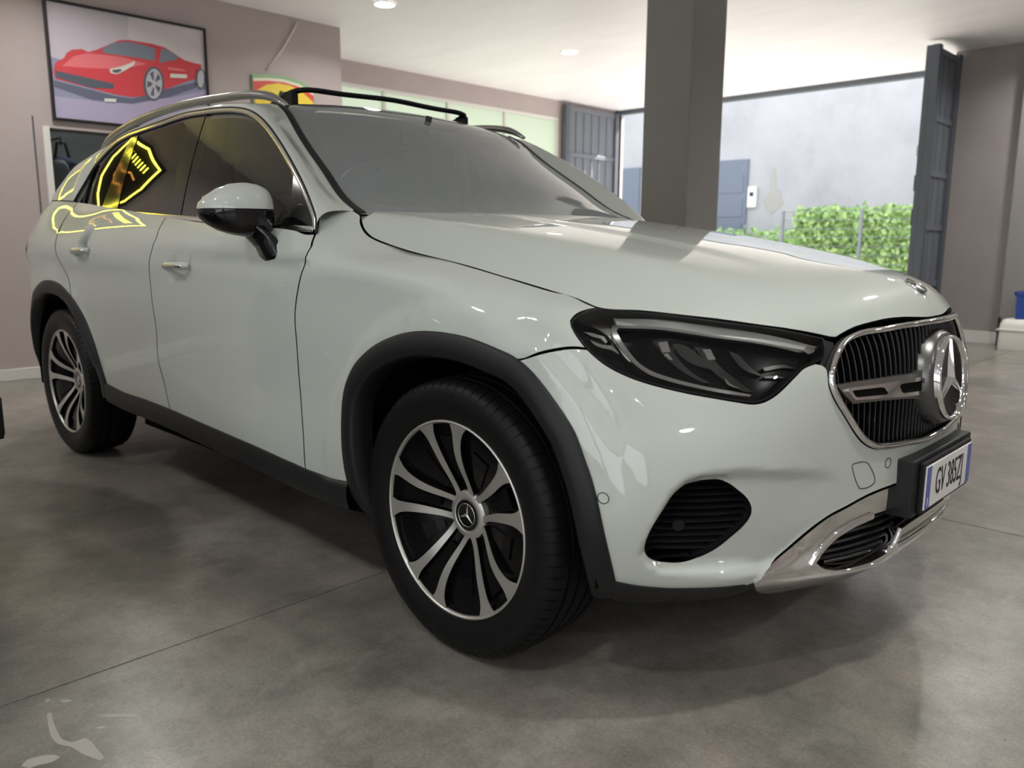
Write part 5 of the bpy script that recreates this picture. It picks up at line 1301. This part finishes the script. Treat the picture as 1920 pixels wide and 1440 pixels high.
for k in range(5):
    a = 2*math.pi*k/5+.3; b = a+.55; pr('print_rim_gap', [(1218+20*math.cos(a), 838+40*math.sin(a)), (1218+70*math.cos(a), 838+128*math.sin(a)), (1218+70*math.cos(b), 838+128*math.sin(b)), (1218+20*math.cos(b), 838+40*math.sin(b))], 'print_dark')
pr('print_tyre', ell(1682, 790, 46, 105), 'print_dark'); pr('print_rim', ell(1685, 790, 34, 88), 'print_rim')
pr('print_reflection', [(1380, 738), (1545, 745), (1548, 785), (1380, 778)], 'print_white'); pr('print_reflection', [(1350, 670), (1500, 690), (1540, 718), (1360, 700)], 'print_red2')
pr('print_plate', [(720, 985), (840, 990), (838, 1022), (722, 1018)], 'print_white')
# crest sign
crest = empty('crest_sign', (WL, 1.91, 2.1)); tagobj(crest, 'yellow shield sign with green, white and red top on the left wall', 'sign')
def shield_pts(k):
    pts = [(-.315, .415), (-.16, .437), (0, .445), (.16, .425), (.315, .365), (.31, .0), (.26, -.22), (.14, -.40), (0, -.48), (-.14, -.40), (-.26, -.22), (-.31, .0)]
    return [(1.905+a*k, 2.1+(b-.0)*(k if b < .2 else 1)) for a, b in pts]
band = lambda d0: [(y, z-d0 if z > 2.3 else z) for y, z in shield_pts(1)]
flat('shield_edge', shield_pts(1.0), WL+.004, .022, 'sign_green', crest, WL, 1.91, 2.1)
flat('white_band', [(y, z) for y, z in [(q[0]*.98+1.905*.02, q[1]) for q in band(.030)]], WL+.026, .001, 'sign_cream', crest, WL, 1.91, 2.1)
flat('red_band', [(q[0]*.98+1.905*.02, q[1]) for q in band(.055)], WL+.027, .001, 'sign_red', crest, WL, 1.91, 2.1)
yel = [(1.905+.30*a, 2.1+b) for a, b in [(-1, .27), (-.6, .345), (-.2, .372), (.2, .368), (.6, .33), (1, .25), (1, 0), (.82, -.22), (.44, -.385), (0, -.46), (-.44, -.385), (-.82, -.22), (-1, 0)]]
flat('yellow_field', yel, WL+.028, .001, 'sign_yellow', crest, WL, 1.91, 2.1)
hs = [(.02, .30), (.07, .31), (.09, .27), (.06, .24), (.07, .17), (.13, .20), (.16, .14), (.09, .11), (.04, .08), (.03, -.02), (.10, -.10), (.06, -.20), (.02, -.20), (.03, -.11), (-.05, -.04), (-.10, -.14), (-.06, -.24), (-.11, -.25), (-.15, -.14), (-.11, .0), (-.16, .08), (-.19, .2), (-.14, .16), (-.09, .10), (-.03, .16), (-.02, .24)]
flat('figure', [(1.93-a, 2.1+b) for a, b in hs], WL+.029, .001, 'sign_black', crest, WL, 1.91, 2.1)
# pale cable on the wall above the crest
cb = [wall_px(p, WL+.010) for p in ((557, 42), (545, 66), (530, 92), (500, 131))]
mat('cable_grey', srgb(214, 206, 200), .5)
tagobj(MB().tube([(WL+.010, y, z) for y, z in cb], .009, 6).build('wall_cable', 'cable_grey', smooth=True), 'thin pale cable running down the wall above the crest sign', 'cable')
# neon sign on the left wall, seen mirrored in the rear windows
emit_mat('neon_yellow', (1.0, .88, .08), 10); emit_mat('neon_orange', (1.0, .42, .08), 1.2)
neon = empty('neon_sign', (WL, -1.20, 2.20)); neon.scale = (1, .78, .78); tagobj(neon, 'yellow neon shield sign on the left wall mirrored in the rear windows', 'neon sign')
MB().prism([(a*1.2, b*1.16) for a, b in ((-.40, .42), (-.2, .46), (0, .52), (.2, .46), (.40, .42), (.42, .05), (.34, -.22), (.18, -.42), (0, -.55), (-.18, -.42), (-.34, -.22), (-.42, .05))], ((0, 0, 0), (0, 1, 0), (0, 0, 1), (1, 0, 0)), 0, .03).build('backboard', 'matte_black', neon)
sh = curve3([(0, -.40, .42), (0, -.15, .47), (0, .0, .50)], 8).tolist()
outl = [(-.40, .42), (-.2, .46), (0, .52), (.2, .46), (.40, .42), (.42, .05), (.34, -.22), (.18, -.42), (0, -.55), (-.18, -.42), (-.34, -.22), (-.42, .05)]
MB().tube([(.05, a, b) for a, b in outl], .014, 8, closed=True).build('neon_outline', 'neon_yellow', neon, smooth=True)
for k in range(8): MB().tube([(.05, -.25+.07*k, .24), (.05, -.245+.07*k, .34)], .010, 6).build('neon_stroke', 'neon_yellow', neon, smooth=True)
MB().tube([(.05, a, b) for a, b in ((-.22, .08), (-.08, .12), (.06, .05), (.2, .1), (.16, -.08), (.05, -.15), (-.08, -.10), (-.18, -.2))], .014, 6).build('neon_figure', 'neon_orange', neon, smooth=True)
# hanging item behind the office window
mat('cloth_blue', srgb(60, 72, 110), .8); mat('cloth_pale', srgb(150, 158, 170), .8)
jk = empty('hanging_bag', (-4.62, .16, 1.15)); tagobj(jk, 'blue and pale bag hanging behind the window in the left wall', 'bag')
def blob(c, h, m, nm, parent, q=3.0):
    rows = []
    for i in range(9):
        ph = -math.pi/2+math.pi*i/8; row = []
        for j in range(16):
            th = 2*math.pi*j/16; f = lambda k_, e: math.copysign(abs(k_)**e, k_)
            row.append((c[0]+h[0]*f(math.cos(ph), 2/q)*f(math.cos(th), 2/q), c[1]+h[1]*f(math.cos(ph), 2/q)*f(math.sin(th), 2/q), c[2]+h[2]*f(math.sin(ph), 2/q)))
        rows.append(row)
    return MB().loft(rows, closed_cols=True).build(nm, m, parent, smooth=True)
blob((0, 0, .33), (.10, .15, .26), 'cloth_blue', 'bag_body', jk); blob((.06, -.05, .36), (.07, .08, .2), 'cloth_pale', 'front_pocket', jk)
MB().tube([(0, -.06, .56), (0, -.03, .70), (0, .03, .70), (0, .06, .56)], .012, 6).build('strap', 'sign_black', jk, smooth=True)
MB().tube([(0, 0, .68), (-.0, 0, .74), (-1.14, 0, .74)], .008, 6).build('hook', 'steel_dark', jk, smooth=True)
tagobj(MB().box((-5.70, -1.0, .03), (-4.95, 2.2, 1.25)).build('office_counter', 'office_grey', bevel=.01), 'grey counter behind the window in the left wall', 'counter')
ol_ = empty('office_fill_lamp', (-4.85, .6, 2.55)); tagobj(ol_, 'unseen lamp added to brighten the office behind the left wall window', 'ceiling light')  # added ceiling lamp, there only to lift the dark office
MB().tube([(0, 0, -.05), (0, 0, 0)], .10, 20).build('lamp_case', 'frame_white', ol_, smooth=True, auto=40)
ld_ = bpy.data.lights.new('office_fill', 'AREA'); ld_.shape = 'DISK'; ld_.size = .18; ld_.energy = 6; lo2 = bpy.data.objects.new('office_fill', ld_); COL.objects.link(lo2); lo2.parent = ol_; lo2.location = (0, 0, -.055)
# things by the right wall
mat('tub_white', (.70, .69, .64), .45); mat('crate_blue', srgb(44, 80, 160), .4)
tb = empty('white_tub', (.93, 7.25, 0)); tagobj(tb, 'white plastic tub standing on the floor by the right wall', 'tub')
def rbox(x0, y0, x1, y1, r, z, n=5):
    pts = []
    for cx, cy, a0 in ((x1-r, y1-r, 0), (x0+r, y1-r, 90), (x0+r, y0+r, 180), (x1-r, y0+r, 270)):
        for i in range(n+1): a = math.radians(a0+90*i/n); pts.append((cx+r*math.cos(a), cy+r*math.sin(a), z))
    return pts
MB().loft([rbox(-.17, -.14, .17, .14, .04, 0), rbox(-.18, -.15, .18, .15, .05, .02), rbox(-.175, -.145, .175, .145, .05, .26), rbox(-.15, -.12, .15, .12, .05, .31), rbox(-.10, -.08, .10, .08, .04, .322)], closed_cols=True, caps=True).build('tub_body', 'tub_white', tb, smooth=True, auto=50)
MB().box((-.19, -.16, .20), (.19, .16, .215)).build('tub_rim', 'tub_white', tb, bevel=.004)
cr_ = empty('blue_crate', (.98, 7.25, .322)); tagobj(cr_, 'blue plastic crate sitting on top of the white tub', 'crate')
MB().loft([rbox(-.10, -.10, .14, .10, .02, 0), rbox(-.11, -.11, .15, .11, .02, .27), rbox(-.10, -.10, .14, .10, .02, .27), rbox(-.09, -.09, .13, .09, .02, .02)], closed_cols=True, caps=True).build('crate_body', 'crate_blue', cr_)
MB().box((-.12, -.12, .235), (.16, -.10, .27)).box((-.12, .10, .235), (.16, .12, .27)).box((-.12, -.12, .235), (-.10, .12, .27)).box((.14, -.12, .235), (.16, .12, .27)).build('crate_rim', 'crate_blue', cr_, bevel=.003)
struct('trim_3', MB().box((.655, 7.49, 0), (.68, 7.50, .30)), 'steel_dark')

# neighbouring dark car: same body, parked nose-on to this one, mostly left of the view
mat('paint_black', (.012, .012, .014), .3, 0, 1.0)
def copy_tree(o, parent):
    if o.name.split('.')[0] in ('licence_plate', 'cabin', 'lettering', 'blue_band'): return None
    c = o.copy(); COL.objects.link(c); c.parent = parent
    for k in ('label', 'category', 'group'):
        if k in c: del c[k]
    if c.type == 'MESH' and c.data.materials and c.data.materials[0] and c.data.materials[0].name == 'paint':
        c.material_slots[0].link = 'OBJECT'; c.material_slots[0].material = MATS['paint_black']
    for ch in list(o.children): copy_tree(ch, c)
    return c
car2 = copy_tree(car, None); car2.location = (-.325, -3.846, 0); car2.rotation_euler = (0, 0, math.pi/2)
tagobj(car2, 'black car whose plate bracket just shows at the left picture edge', 'car')
